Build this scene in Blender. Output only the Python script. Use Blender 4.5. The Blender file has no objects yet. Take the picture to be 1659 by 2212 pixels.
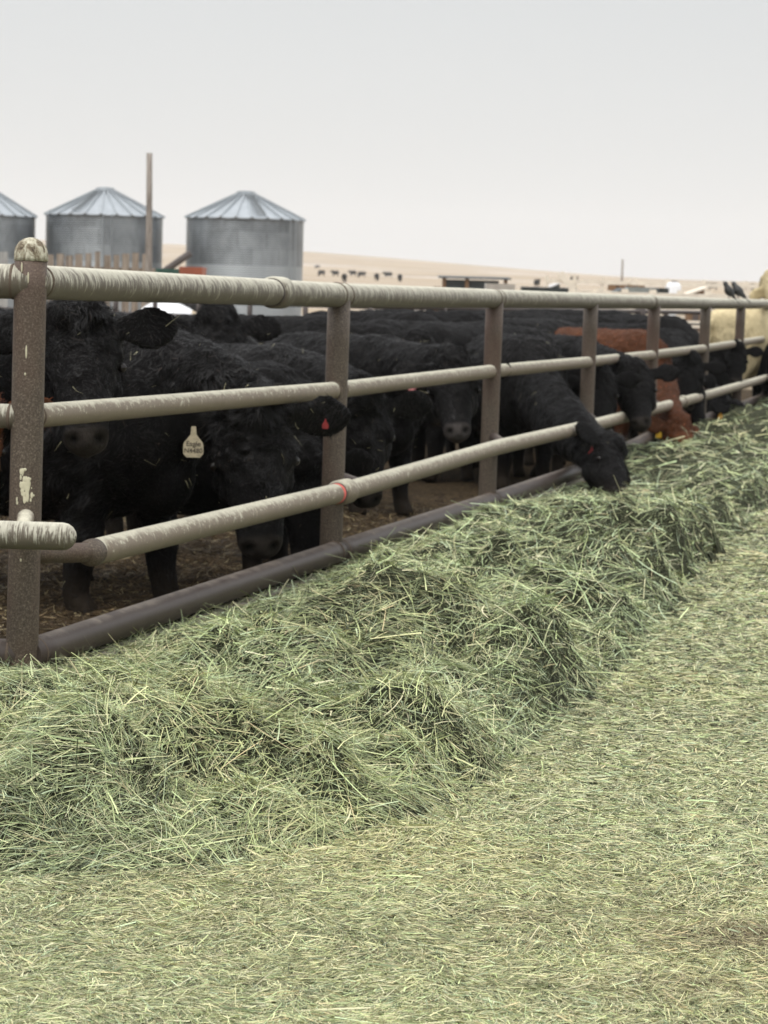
import bpy, math, random
import numpy as np
from mathutils import Vector, Matrix
R = math.radians
S = bpy.context.scene
COL = S.collection

# ------------------------------------------------------------------ camera, sky, sun, exposure
W0, H0, F0 = 1659.0, 2212.0, 5322.0          # measuring frame of the photograph and its focal length
CAMZ, PITCH, ROLL = 1.42, R(5.13), R(1.6)
cam_d = bpy.data.cameras.new('camera')
cam = bpy.data.objects.new('camera', cam_d); COL.objects.link(cam)
Mc = Matrix.Rotation(math.pi/2 - PITCH, 4, 'X') @ Matrix.Rotation(ROLL, 4, 'Z')
cam.matrix_world = Matrix.Translation((0, 0, CAMZ)) @ Mc
cam_d.sensor_fit = 'HORIZONTAL'; cam_d.sensor_width = 36
cam_d.lens = F0/W0*36
cam_d.clip_start = 0.2; cam_d.clip_end = 20000
cam_d.dof.use_dof = True; cam_d.dof.focus_distance = 6.1; cam_d.dof.aperture_fstop = 13.0
S.camera = cam

SUN_EL, SUN_AZ = 62, 205
w = bpy.data.worlds.new('World'); S.world = w; w.use_nodes = True
nt = w.node_tree; nt.nodes.clear()
def N(nt, typ, **kw):
    n = nt.nodes.new(typ)
    for k, v in kw.items():
        if k in n.inputs: n.inputs[k].default_value = v
        else: setattr(n, k, v)
    return n
sky = N(nt, 'ShaderNodeTexSky'); sky.sky_type = 'NISHITA'; sky.sun_disc = False
sky.sun_elevation = R(SUN_EL); sky.sun_rotation = R(SUN_AZ); sky.dust_density = 4
skm = N(nt, 'ShaderNodeVectorMath', operation='SCALE'); skm.inputs['Scale'].default_value = 0.08
nt.links.new(sky.outputs[0], skm.inputs[0])
tc = N(nt, 'ShaderNodeTexCoord'); sx = N(nt, 'ShaderNodeSeparateXYZ')
nt.links.new(tc.outputs['Generated'], sx.inputs[0])
cr = N(nt, 'ShaderNodeValToRGB'); nt.links.new(sx.outputs['Z'], cr.inputs[0])
E = cr.color_ramp.elements
E[0].position = 0.0; E[0].color = (.82, .815, .812, 1)
E[1].position = 1.0; E[1].color = (2.3, 2.32, 2.36, 1)
for p, c in ((.012, (.835, .832, .830, 1)), (.05, (.81, .815, .81, 1)), (.12, (.752, .768, .772, 1)), (.3, (1.0, 1.02, 1.04, 1))):
    e = E.new(p); e.color = c
# very soft cloud mottling
tn = N(nt, 'ShaderNodeTexNoise', Scale=1.6, Detail=3.0, Roughness=.45)
mp = N(nt, 'ShaderNodeMapping'); mp.inputs['Scale'].default_value = (1, 1, 5)
nt.links.new(tc.outputs['Generated'], mp.inputs[0]); nt.links.new(mp.outputs[0], tn.inputs['Vector'])
mr = N(nt, 'ShaderNodeMapRange'); mr.inputs['To Min'].default_value = .965; mr.inputs['To Max'].default_value = 1.03
nt.links.new(tn.outputs[0], mr.inputs[0])
ml = N(nt, 'ShaderNodeVectorMath', operation='SCALE'); nt.links.new(cr.outputs[0], ml.inputs[0]); nt.links.new(mr.outputs[0], ml.inputs['Scale'])
mx = N(nt, 'ShaderNodeMixRGB'); mx.inputs[0].default_value = .9
nt.links.new(skm.outputs[0], mx.inputs[1]); nt.links.new(ml.outputs[0], mx.inputs[2])
bg = N(nt, 'ShaderNodeBackground', Strength=1.0); nt.links.new(mx.outputs[0], bg.inputs[0])
wo = N(nt, 'ShaderNodeOutputWorld'); nt.links.new(bg.outputs[0], wo.inputs[0])

sl = bpy.data.lights.new('sun', 'SUN'); sl.energy = 1.5; sl.angle = R(30); sl.color = (1, .97, .92)
so = bpy.data.objects.new('sun', sl); COL.objects.link(so)
so.rotation_euler = (R(90-SUN_EL), 0, R(180-SUN_AZ)); so.location = (0, 0, 30)
S.view_settings.view_transform = 'Standard'; S.view_settings.look = 'None'
S.view_settings.exposure = 0.0; S.view_settings.gamma = 1
S.cycles.max_bounces = 6; S.cycles.diffuse_bounces = 3; S.cycles.glossy_bounces = 2; S.cycles.transmission_bounces = 2
S.cycles.volume_bounces = 1; S.cycles.transparent_max_bounces = 6
S.cycles.use_denoising = True

# ------------------------------------------------------------------ measuring helpers
M3 = np.array(Mc.to_3x3())
CAM = np.array([0, 0, CAMZ])
def ray(x, y):
    v = M3 @ np.array([(x-W0/2)/F0, -(y-H0/2)/F0, -1.0])
    return v / v[1]
def at(x, y, d):                 # a point seen at (x, y) that stands d metres out (along world Y)
    return CAM + ray(x, y)*d
def on(x, y, z=0.0):             # a point seen at (x, y) lying at height z
    v = ray(x, y); return CAM + v*((z-CAMZ)/v[2])

rng = np.random.default_rng(7); random.seed(7)

def vnoise(P, scale, seed=0):    # cheap value noise of 2-D or 3-D points
    P = np.asarray(P, float)*scale
    i = np.floor(P).astype(np.int64); f = P-i; f = f*f*(3-2*f)
    n = P.shape[1]; out = 0
    for c in range(2**n):
        b = np.array([(c >> k) & 1 for k in range(n)])
        q = (i+b); h = np.full(len(P), seed*7919+13, np.int64)
        for k in range(n): h = (h*1619 ^ (q[:, k]*(31337+k*6971))) & 0x7fffffff
        h = (h*1103515245+12345) & 0x7fffffff; h = (h ^ (h >> 13))*60493 & 0x7fffffff
        v = (h % 65536)/65535.0
        wgt = np.prod(np.where(b == 1, f, 1-f), axis=1); out = out+v*wgt
    return out*2-1
def fbm(P, scale, oct=3, seed=0, gain=.5):
    a, s, o = 1.0, 0, 0
    for k in range(oct): o = o+a*vnoise(P, scale*2**k, seed+k); s += a; a *= gain
    return o/s
def sstep(a, b, x):
    t = np.clip((x-a)/(b-a), 0, 1); return t*t*(3-2*t)

# ------------------------------------------------------------------ object helpers
def tag(o, label=None, cat=None, group=None, kind=None):
    if label: o['label'] = label
    if cat: o['category'] = cat
    if group: o['group'] = group
    if kind: o['kind'] = kind
    return o
def thing(name, label, cat, loc=(0, 0, 0), rz=0, group=None):
    o = bpy.data.objects.new(name, None); COL.objects.link(o)
    o.location = loc; o.rotation_euler = (0, 0, rz); o.empty_display_size = .2
    return tag(o, label, cat, group)
def copy_tree(o, parent=None):
    c = o.copy(); COL.objects.link(c)
    if parent: c.parent = parent
    for ch in list(o.children): copy_tree(ch, c)
    return c

class MB:
    def __init__(s): s.v = []; s.f = []; s.uv = []; s.n = 0; s.top = []
    def add(s, V, Fc, UV=None, top=None):
        V = np.asarray(V, float).reshape(-1, 3); s.v.append(V)
        s.uv.append(np.zeros((len(V), 2)) if UV is None else np.asarray(UV, float))
        s.top.append(np.zeros(len(V)) if top is None else np.asarray(top, float))
        s.f += [tuple(int(i)+s.n for i in q) for q in Fc]; s.n += len(V); return s
    def box(s, c, size, rz=0, tilt=None):
        x, y, z = np.array(size)/2
        V = np.array([[a*x, b*y, e*z] for a in (-1, 1) for b in (-1, 1) for e in (-1, 1)])
        m = np.array(Matrix.Rotation(rz, 3, 'Z'))
        if tilt is not None: m = m @ np.array(Matrix.Rotation(tilt[0], 3, tilt[1]))
        return s.add(V @ m.T+np.array(c), [(0, 1, 3, 2), (4, 6, 7, 5), (0, 4, 5, 1), (2, 3, 7, 6), (0, 2, 6, 4), (1, 5, 7, 3)])
    def beam(s, a, b, wd, ht):          # rectangular beam a -> b
        a = np.array(a, float); b = np.array(b, float); d = b-a; L = np.linalg.norm(d); d /= L
        up = np.array([0, 0, 1.]) if abs(d[2]) < .95 else np.array([1., 0, 0])
        r = np.cross(d, up); r /= np.linalg.norm(r); u = np.cross(r, d)
        V = [p+r*i*wd/2+u*j*ht/2 for p in (a, b) for i in (-1, 1) for j in (-1, 1)]
        return s.add(V, [(0, 1, 3, 2), (4, 6, 7, 5), (0, 4, 5, 1), (2, 3, 7, 6), (0, 2, 6, 4), (1, 5, 7, 3)])
    def pipe(s, P, rad, n=24, cap0='flat', cap1='flat', sub=0.15, wob=0):
        P = [np.array(p, float) for p in P]
        rad = [rad]*len(P) if np.isscalar(rad) else list(rad)
        Q, Rr = [], []
        for k in range(len(P)-1):
            m = max(1, int(np.linalg.norm(P[k+1]-P[k])/sub))
            for j in range(m): Q.append(P[k]+(P[k+1]-P[k])*j/m); Rr.append(rad[k]+(rad[k+1]-rad[k])*j/m)
        Q.append(P[-1]); Rr.append(rad[-1])
        def dome(q, t, r):
            return [(q+t*r*math.sin(a), r*math.cos(a)) for a in (R(22), R(45), R(66), R(82))]
        if cap1 == 'dome':
            t = Q[-1]-Q[-2]; t /= np.linalg.norm(t)
            for q, r in dome(Q[-1], t, Rr[-1]): Q.append(q); Rr.append(r)
        if cap0 == 'dome':
            t = Q[0]-Q[1]; t /= np.linalg.norm(t)
            for q, r in dome(Q[0], t, Rr[0]): Q.insert(0, q); Rr.insert(0, r)
        Q = np.array(Q); Rr = np.array(Rr)
        T = np.gradient(Q, axis=0); T /= np.linalg.norm(T, axis=1)[:, None]
        up = np.array([0, 0, 1.]) if abs(T[0][2]) < .9 else np.array([0, 1., 0])
        V, UV, TP = [], [], []; L = 0
        for k, q in enumerate(Q):
            if k: L += np.linalg.norm(q-Q[k-1])
            r_ = np.cross(T[k], up); r_ /= np.linalg.norm(r_); u_ = np.cross(r_, T[k])
            for j in range(n):
                a = 2*math.pi*j/n
                rr = Rr[k]
                V.append(q+(u_*math.cos(a)+r_*math.sin(a))*rr); UV.append((L, abs(j/n-.5)*2)); TP.append(math.cos(a) if abs(T[k][2]) < .9 else 0)
        if wob:
            V = np.array(V); V += wob*np.stack([vnoise(V, 9, 1), vnoise(V, 9, 2), vnoise(V, 9, 3)], 1)
        Fc = [(k*n+j, k*n+(j+1) % n, (k+1)*n+(j+1) % n, (k+1)*n+j) for k in range(len(Q)-1) for j in range(n)]
        Fc += [tuple(range(n))[::-1], tuple((len(Q)-1)*n+j for j in range(n))]
        return s.add(V, Fc, UV, TP)
    def lathe(s, prof, n=32, c=(0, 0, 0)):     # profile of (r, z)
        V = [(c[0]+r*math.cos(2*math.pi*j/n), c[1]+r*math.sin(2*math.pi*j/n), c[2]+z) for r, z in prof for j in range(n)]
        UV = [(j/n, z) for r, z in prof for j in range(n)]
        Fc = [(k*n+j, k*n+(j+1) % n, (k+1)*n+(j+1) % n, (k+1)*n+j) for k in range(len(prof)-1) for j in range(n)]
        if prof[0][0] > 1e-4: Fc.append(tuple(range(n))[::-1])
        if prof[-1][0] > 1e-4: Fc.append(tuple((len(prof)-1)*n+j for j in range(n)))
        return s.add(V, Fc, UV)
    def ball(s, c, r, n=12, m=8, rot=None):
        r = np.array([r]*3 if np.isscalar(r) else r, float)
        V = []
        for k in range(m+1):
            t = math.pi*(k+.02)/(m+.04)
            for j in range(n):
                a = 2*math.pi*j/n; V.append((math.sin(t)*math.cos(a), math.sin(t)*math.sin(a), math.cos(t)))
        V = np.array(V)*r
        if rot is not None: V = V @ np.array(rot).T
        Fc = [(k*n+j, (k+1)*n+j, (k+1)*n+(j+1) % n, k*n+(j+1) % n) for k in range(m) for j in range(n)]
        return s.add(V+np.array(c), Fc+[tuple(range(n)), tuple(m*n+j for j in range(n))[::-1]])
    def build(s, name, mat, parent=None, smooth=False):
        me = bpy.data.meshes.new(name); V = np.concatenate(s.v)
        me.from_pydata(V.tolist(), [], s.f)
        uv = np.concatenate(s.uv)
        if uv.any():
            l = me.uv_layers.new(name='UVMap'); idx = np.empty(len(me.loops), np.int32); me.loops.foreach_get('vertex_index', idx)
            l.data.foreach_set('uv', uv[idx].astype(np.float32).ravel())
        tp = np.concatenate(s.top)
        if tp.any():
            a = me.attributes.new('top', 'FLOAT', 'POINT'); a.data.foreach_set('value', tp.astype(np.float32))
        if smooth: me.polygons.foreach_set('use_smooth', [len(p.vertices) < 5 for p in me.polygons])
        me.validate(); me.update()
        if mat: me.materials.append(mat)
        o = bpy.data.objects.new(name, me); COL.objects.link(o)
        if parent: o.parent = parent
        return o
def struct(o): o['kind'] = 'structure'; return o

def fast_mesh(name, V, Q, mat, parent=None, smooth=False, attrs={}, colors=None):
    V = np.asarray(V, np.float32); Q = np.asarray(Q, np.int32); k = Q.shape[1]
    me = bpy.data.meshes.new(name)
    me.vertices.add(len(V)); me.vertices.foreach_set('co', V.ravel())
    me.loops.add(Q.size); me.loops.foreach_set('vertex_index', Q.ravel())
    me.polygons.add(len(Q)); me.polygons.foreach_set('loop_start', np.arange(0, Q.size, k, dtype=np.int32))
    try: me.polygons.foreach_set('loop_total', np.full(len(Q), k, np.int32))
    except Exception: pass
    me.update(calc_edges=True)
    if smooth: me.polygons.foreach_set('use_smooth', np.ones(len(Q), bool))
    if colors is not None:
        a = me.attributes.new('col', 'FLOAT_COLOR', 'POINT')
        a.data.foreach_set('color', np.concatenate([colors, np.ones((len(colors), 1))], 1).astype(np.float32).ravel())
    for nm, arr in attrs.items():
        a = me.attributes.new(nm, 'FLOAT', 'POINT'); a.data.foreach_set('value', np.asarray(arr, np.float32))
    if mat: me.materials.append(mat)
    o = bpy.data.objects.new(name, me); COL.objects.link(o)
    if parent: o.parent = parent
    return o
def nrm(a): return a/np.maximum(np.linalg.norm(a, axis=1)[:, None], 1e-9)
def blades(P, D, Nn, L, Wd, B, seg=2, taper=.35, C=None):
    """thin curved leaves: root P, direction D, surface normal Nn, length, width, bend vector B"""
    n = len(P); side = nrm(np.cross(D, Nn)); rows = []
    for k in range(seg+1):
        t = k/seg; ww = Wd*(1-(1-taper)*t)*.5
        c = P+D*(L*t)[:, None]+B*(L*t*t)[:, None]
        rows.append(c-side*ww[:, None]); rows.append(c+side*ww[:, None])
    V = np.stack(rows, 1).reshape(-1, 3)
    base = (np.arange(n)*(2*(seg+1)))[:, None]
    Q = np.concatenate([base+np.array([[2*k, 2*k+1, 2*k+3, 2*k+2]]) for k in range(seg)], 0)
    CC = None if C is None else np.repeat(C, 2*(seg+1), 0)
    return V, Q, CC

# ------------------------------------------------------------------ materials
def mat(name, base=(.5, .5, .5), rough=.7, metal=0, spec=.4):
    m = bpy.data.materials.new(name); m.use_nodes = True
    b = m.node_tree.nodes['Principled BSDF']
    b.inputs['Base Color'].default_value = (*base, 1); b.inputs['Roughness'].default_value = rough
    b.inputs['Metallic'].default_value = metal; b.inputs['Specular IOR Level'].default_value = spec
    return m, m.node_tree, b
def ramp(nt, fac, stops):
    r = N(nt, 'ShaderNodeValToRGB'); e = r.color_ramp.elements
    e[0].position, e[0].color = stops[0][0], (*stops[0][1], 1)
    e[1].position, e[1].color = stops[-1][0], (*stops[-1][1], 1)
    for p, c in stops[1:-1]: q = e.new(p); q.color = (*c, 1)
    nt.links.new(fac, r.inputs[0]); return r.outputs[0]
def noise(nt, vec, scale, detail=4, rough=.6, sc=None, dist=0):
    if sc is not None:
        m = N(nt, 'ShaderNodeMapping'); m.inputs['Scale'].default_value = sc; nt.links.new(vec, m.inputs[0]); vec = m.outputs[0]
    t = N(nt, 'ShaderNodeTexNoise', Scale=scale, Detail=detail, Roughness=rough, Distortion=dist); nt.links.new(vec, t.inputs['Vector'])
    return t.outputs[0]
def mixc(nt, f, a, b, typ='MIX'):
    m = N(nt, 'ShaderNodeMixRGB'); m.blend_type = typ
    for i, x in ((0, f), (1, a), (2, b)):
        if isinstance(x, (int, float)): m.inputs[i].default_value = x
        elif isinstance(x, tuple): m.inputs[i].default_value = (*x, 1)
        else: nt.links.new(x, m.inputs[i])
    return m.outputs[0]
def math_(nt, op, a, b=0.0, clamp=False):
    m = N(nt, 'ShaderNodeMath'); m.operation = op; m.use_clamp = clamp
    for i, x in ((0, a), (1, b)):
        if isinstance(x, (int, float)): m.inputs[i].default_value = x
        else: nt.links.new(x, m.inputs[i])
    return m.outputs[0]
def bump(nt, b, h, s=.3, d=.02):
    n = N(nt, 'ShaderNodeBump', Strength=s, Distance=d); nt.links.new(h, n.inputs['Height']); nt.links.new(n.outputs[0], b.inputs['Normal'])
def coord(nt, k='Object'): return N(nt, 'ShaderNodeTexCoord').outputs[k]

def pipe_mat(name, steel, crust, thr, tlo, rough=.55, streak=40, topw=1., vs=1.6):
    """weathered steel pipe crusted with pale bird droppings that ran down round it"""
    m, nt, b = mat(name, rough=rough)
    uv = coord(nt, 'UV'); ob = coord(nt)
    st1 = noise(nt, uv, 1.0, 3, .6, (streak, vs, 1), .5)
    st2 = noise(nt, uv, 1.0, 2, .5, (streak*2.7, vs*1.6, 1), .8)
    fine = noise(nt, ob, 140, 3, .7)
    blot = noise(nt, ob, 16, 4, .65)
    a = N(nt, 'ShaderNodeAttribute'); a.attribute_name = 'top'
    tp = math_(nt, 'MULTIPLY', a.outputs['Fac'], topw)
    def st(x, lo, hi):
        r = N(nt, 'ShaderNodeMapRange'); r.inputs['From Min'].default_value = lo; r.inputs['From Max'].default_value = hi; nt.links.new(x, r.inputs[0]); return r.outputs[0]
    s1 = st(st1, .34, .66); s2 = st(st2, .38, .62); bl = st(blot, .35, .65); fi = st(fine, .35, .65)
    f = math_(nt, 'ADD', math_(nt, 'MULTIPLY', s1, .45), math_(nt, 'MULTIPLY', s2, .35))
    f = math_(nt, 'ADD', f, math_(nt, 'MULTIPLY', bl, .20))
    f = math_(nt, 'ADD', f, math_(nt, 'MULTIPLY', tp, .35))
    f = st(f, thr, thr+.2)
    ft = math_(nt, 'ADD', tp, math_(nt, 'MULTIPLY', bl, .28)); ft = math_(nt, 'ADD', ft, math_(nt, 'MULTIPLY', fi, .12)); ft = math_(nt, 'ADD', ft, math_(nt, 'MULTIPLY', s1, .15))
    f = math_(nt, 'MAXIMUM', math_(nt, 'MULTIPLY', f, .85), st(ft, tlo, tlo+.4))
    sc = mixc(nt, blot, tuple(x*.75 for x in steel), tuple(x*1.3 for x in steel))
    sc = mixc(nt, math_(nt, 'MULTIPLY', fine, .5), sc, tuple(x*1.9 for x in steel))
    cc = mixc(nt, st2, tuple(x*.62 for x in crust), tuple(min(.9, x*1.35) for x in crust))
    nt.links.new(mixc(nt, f, sc, cc), b.inputs['Base Color'])
    nt.links.new(math_(nt, 'ADD', math_(nt, 'MULTIPLY', f, .3), rough, True), b.inputs['Roughness'])
    h = math_(nt, 'ADD', math_(nt, 'MULTIPLY', f, .8), math_(nt, 'MULTIPLY', fine, .5))
    bump(nt, b, h, .5, .003)
    return m
M = {}
M['rail_crusted'] = pipe_mat('crusted pipe', (.105, .088, .066), (.50, .48, .39), .53, .80, streak=72)
M['rail_dusty'] = pipe_mat('dusty pipe', (.165, .132, .095), (.54, .51, .40), .72, .76, streak=34, vs=4.5)
M['rail_bare'] = pipe_mat('bare painted pipe', (.056, .042, .035), (.20, .17, .14), 1.0, 1.05, rough=.46, streak=9)
m, nt, b = mat('caked cap', rough=.9)
nb = noise(nt, coord(nt), 38, 5, .7, (1, 1, .6), .8)
nt.links.new(ramp(nt, nb, [(.36, (.07, .05, .035)), (.47, (.22, .18, .12)), (.56, (.44, .41, .31)), (.68, (.66, .63, .50))]), b.inputs['Base Color']); bump(nt, b, nb, .9, .008); M['caked'] = m
# posts: speckled grey brown steel with a few droppings
m, nt, b = mat('post steel', rough=.6)
ob = coord(nt); fine = noise(nt, ob, 150, 3, .75); blot = noise(nt, ob, 3.2, 3, .6, (1, 1, .5)); spot = noise(nt, ob, 28, 4, .7, (1, 1, .45), .6)
c = ramp(nt, fine, [(.34, (.050, .037, .027)), (.52, (.095, .072, .052)), (.70, (.21, .17, .128))])
c = mixc(nt, math_(nt, 'MULTIPLY', ramp(nt, blot, [(.45, (0, 0, 0)), (.7, (1, 1, 1))]), .55), c, (.10, .048, .032))
c = mixc(nt, ramp(nt, spot, [(.70, (0, 0, 0)), (.76, (.9, .9, .9))]), c, (.55, .52, .40))
nt.links.new(c, b.inputs['Base Color']); bump(nt, b, fine, .5, .003); M['post'] = m
m, nt, b = mat('dropping splash', (.60, .56, .40), .9); bump(nt, b, noise(nt, coord(nt), 120), .6, .003); M['splash'] = m
m, nt, b = mat('rust weld', (.115, .085, .062), .85); bump(nt, b, noise(nt, coord(nt), 90), .6, .003); M['weld'] = m
m, nt, b = mat('pink marking paint', (.75, .16, .13), .7); M['pink'] = m
m, nt, b = mat('dark steel', (.075, .06, .055), .6); M['dark'] = m

def attr_mat(name, rough=.75, spec=.25, gain=None, transl=0):
    m, nt, b = mat(name, rough=rough, spec=spec)
    a = N(nt, 'ShaderNodeAttribute'); a.attribute_name = 'col'
    nt.links.new(a.outputs['Color'], b.inputs['Base Color'])
    return m
M['hay'] = attr_mat('hay blades', .6, .35)
M['fur'] = attr_mat('winter coat', .48, .22)
# hide under the coat
m, nt, b = mat('hide', rough=.75, spec=.10)
a = N(nt, 'ShaderNodeAttribute'); a.attribute_name = 'col'
hn = noise(nt, coord(nt), 34, 4, .7, (1, 1, .55), .5)
nt.links.new(mixc(nt, hn, mixc(nt, 1.0, a.outputs['Color'], (.55, .55, .55), 'MULTIPLY'), a.outputs['Color']), b.inputs['Base Color'])
bump(nt, b, hn, .9, .02); M['hide'] = m
m, nt, b = mat('eye', (.010, .007, .006), .22, spec=.35); M['eye'] = m
m, nt, b = mat('hoof', (.03, .025, .02), .6); M['hoof'] = m
for k, c in (('tag_white', (.50, .43, .29)), ('tag_yellow', (.80, .48, .04)), ('tag_red', (.26, .024, .024)), ('tag_pink', (.72, .27, .27)), ('tag_orange', (.75, .36, .03))):
    m, nt, b = mat(k.replace('_', ' '), c, .45)
    nn = noise(nt, coord(nt), 55, 3, .6)
    nt.links.new(mixc(nt, ramp(nt, nn, [(.45, (0, 0, 0)), (.65, (.6, .6, .6))]), c, tuple(x*.45 for x in c)), b.inputs['Base Color']); M[k] = m
m, nt, b = mat('marker ink', (.085, .07, .05), .8); M['ink'] = m

# ------------------------------------------------------------------ layout of the fence, the pen and the windrow
POST_PX = [(66, 609, 8.67), (733, 638, 12.36), (1069, 645, 16.0), (1277, 650, 19.4), (1414, 653, 22.9), (1525, 655.5, 26.4), (1601, 656.5, 29.9), (1662, 657, 33.6)]
TOPP = [at(x, y, d) for x, y, d in POST_PX]
MIDP = [at(x, y, q[2]) for (x, y), q in zip([(62, 900), (730, 843), (1067, 802), (1275, 782), (1413, 767), (1524, 753), (1600, 741), (1661, 731)], POST_PX)]
for a_, b_ in zip(MIDP, TOPP): a_[0] = b_[0]+(a_[2]-b_[2])*0.006
post_xy = np.array([[p[0], p[1]] for p in TOPP])
LEFT0 = TOPP[0]+np.array([-3.6, .15, -.02])
fence_line = np.vstack([[-9.0, 8.95], [LEFT0[0], LEFT0[1]], post_xy, [post_xy[-1]+[2.2, 9]], [post_xy[-1]+[7, 30]]])
toe = np.array([[-7, 5.9], [-2.2, 5.75]]+[on(x, y)[:2].tolist() for x, y in
      ((0, 1905), (230, 1895), (430, 1885), (620, 1850), (780, 1805), (960, 1745), (1060, 1690), (1200, 1575), (1330, 1460), (1400, 1400), (1470, 1290), (1540, 1205), (1640, 1110), (1740, 1040))]
      + [[4.6, 26.0], [6.6, 34.0], [13, 60]])
def dist_poly(P, L):
    best = np.full(len(P), 1e9); sign = np.zeros(len(P))
    for a, b in zip(L[:-1], L[1:]):
        d = b-a; t = np.clip(((P-a) @ d)/(d @ d), 0, 1); q = a+t[:, None]*d
        r = np.hypot(*(P-q).T); c = d[0]*(P[:, 1]-a[1])-d[1]*(P[:, 0]-a[0])
        m_ = r < best; best[m_] = r[m_]; sign[m_] = np.sign(c[m_])
    return best, sign       # sign +1: on the pen side (left of the direction)
EAT = [(1.72, 18.2, .6), (1.62, 17.2, .6), (1.52, 16.3, .55), (1.42, 15.5, .45), (2.85, 21.9, .5), (2.75, 21.1, .45), (2.85, 22.5, .5), (4.05, 26.8, .5), (1.55, 17.0, .35)]
def hay_height(P):
    P = np.asarray(P, float)
    df, sf = dist_poly(P, fence_line); dt, st = dist_poly(P, toe+0)
    dt = dt+.10*fbm(P, 1.6, 2, 5)*np.exp(-dt/.5)
    inside = (sf < 0) & (st > 0)
    t = df/(df+dt+1e-6)
    p0 = .05+.45*sstep(19, 20.8, P[:, 1]); prof = p0+(1-p0)*sstep(.0, .5, t)
    prof = prof*sstep(0.0, .085, (1-t))
    lump = .66+.62*fbm(P, 1.35, 2, 11)+.60*fbm(P, 3.9, 2, 3)
    h = .345*prof*np.clip(lump, .20, 1.5)*(1-.42*sstep(11.5, 15.5, P[:, 1])+.30*sstep(18.8, 20.5, P[:, 1]))
    for ex, ey, er in EAT: h = h*(1-.88*np.exp(-(((P[:, 0]-ex)**2+(P[:, 1]-ey)**2)/er**2)))
    h = np.where(inside, h+.012, 0)
    spill = (sf > 0)*(.07*np.exp(-df/.18))
    flat = .010+.006*fbm(P, 6, 2, 9)+.010*np.clip(fbm(P, 1.1, 2, 21), 0, 1)
    return np.where(inside, np.maximum(h, flat), np.where(sf > 0, spill, flat)), inside, sf, df, dt
def terrain(x, y):
    x = np.asarray(x, float); y = np.asarray(y, float)
    d = y; az = x/np.maximum(y, 1)
    z = .0098*np.maximum(d-120, 0)*sstep(120, 260, d)
    z = z+sstep(700, 1500, d)*12*(1-sstep(-.10, .13, az))
    z = np.where(d > 1550, z-(d-1550)*.02, z)
    P = np.stack([np.ravel(x), np.ravel(y)], 1)
    z = z+(fbm(P, 1/220, 3, 4).reshape(x.shape))*sstep(180, 900, d)*2.2
    return z-.24

# ------------------------------------------------------------------ setting: ground, pen floor, hay
m, nt, b = mat('prairie ground', rough=.95, spec=.1)
ob = coord(nt)
n1 = noise(nt, ob, .012, 4, .6, (1, 3.5, 1)); n2 = noise(nt, ob, .08, 4, .6); n3 = noise(nt, ob, 6, 5, .7)
far = ramp(nt, n1, [(.34, (.30, .25, .20)), (.47, (.36, .28, .19)), (.56, (.40, .32, .23)), (.64, (.55, .52, .50))])
far = mixc(nt, .25, far, ramp(nt, n2, [(.35, (.20, .16, .12)), (.65, (.42, .35, .26))]))
sxyz = N(nt, 'ShaderNodeSeparateXYZ'); nt.links.new(ob, sxyz.inputs[0])
mrn = N(nt, 'ShaderNodeMapRange'); mrn.inputs['From Min'].default_value = 70; mrn.inputs['From Max'].default_value = 150
nt.links.new(sxyz.outputs['Y'], mrn.inputs[0])
near = ramp(nt, n3, [(.35, (.14, .11, .075)), (.65, (.24, .19, .13))])
nt.links.new(mixc(nt, mrn.outputs[0], near, far), b.inputs['Base Color']); M['ground'] = m
ys = np.concatenate([np.linspace(-30, 110, 40), np.geomspace(115, 2600, 90)]); us = np.linspace(-1, 1, 121)
Y, U = np.meshgrid(ys, us, indexing='ij'); X = U*(60+np.abs(Y)*1.0)
Z = terrain(X, Y); V = np.stack([X, Y, Z], -1).reshape(-1, 3)
nx = len(us); i, j = np.meshgrid(np.arange(len(ys)-1), np.arange(nx-1), indexing='ij'); k = (i*nx+j).ravel()
struct(fast_mesh('ground', V, np.stack([k, k+1, k+nx+1, k+nx], 1), M['ground'], smooth=True))

def grid(name, x0, x1, y0, y1, step, fz, material, mask=None, warp=None, **kw):
    xs = np.arange(x0, x1+step, step); ys = np.arange(y0, y1+step, step)
    Y, X = np.meshgrid(ys, xs, indexing='ij'); P = np.stack([X.ravel(), Y.ravel()], 1)
    if warp: P = warp(P)
    Z = fz(P); V = np.column_stack([P, Z]); nx = len(xs)
    i, j = np.meshgrid(np.arange(len(ys)-1), np.arange(nx-1), indexing='ij'); k = (i*nx+j).ravel()
    Q = np.stack([k, k+1, k+nx+1, k+nx], 1)
    if mask is not None:
        keep = mask(P[Q[:, 0]]); Q = Q[keep]
    return fast_mesh(name, V, Q, material, smooth=True, **kw)

# trampled pen floor, brown manure and bedding
m, nt, b = mat('pen floor', rough=.95, spec=.15)
ob = coord(nt); n1 = noise(nt, ob, 26, 6, .75, None, .8); n2 = noise(nt, ob, 2.2, 3, .6)
c = ramp(nt, n1, [(.36, (.014, .010, .006)), (.5, (.055, .036, .018)), (.62, (.135, .095, .048)), (.76, (.26, .20, .11))])
c = mixc(nt, math_(nt, 'MULTIPLY', n2, .5), c, mixc(nt, 1, c, (.6, .55, .5), 'MULTIPLY'))
nt.links.new(c, b.inputs['Base Color']); bump(nt, b, n1, 1, .03); M['pen'] = m
def pen_z(P):
    _, sf = dist_poly(P, fence_line); df = _
    return .004-.17*sstep(.05, .55, df)+.030*(1+fbm(P, 7, 3, 31))*sstep(0, .3, df)+.018*fbm(P, 1.2, 2, 8)*sstep(0.1, .8, df)
def in_pen(P):
    d, s_ = dist_poly(P, fence_line); return s_ > 0
struct(grid('pen_floor', -6, 5.5, 8.6, 19, .045, pen_z, M['pen'], in_pen))
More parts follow.
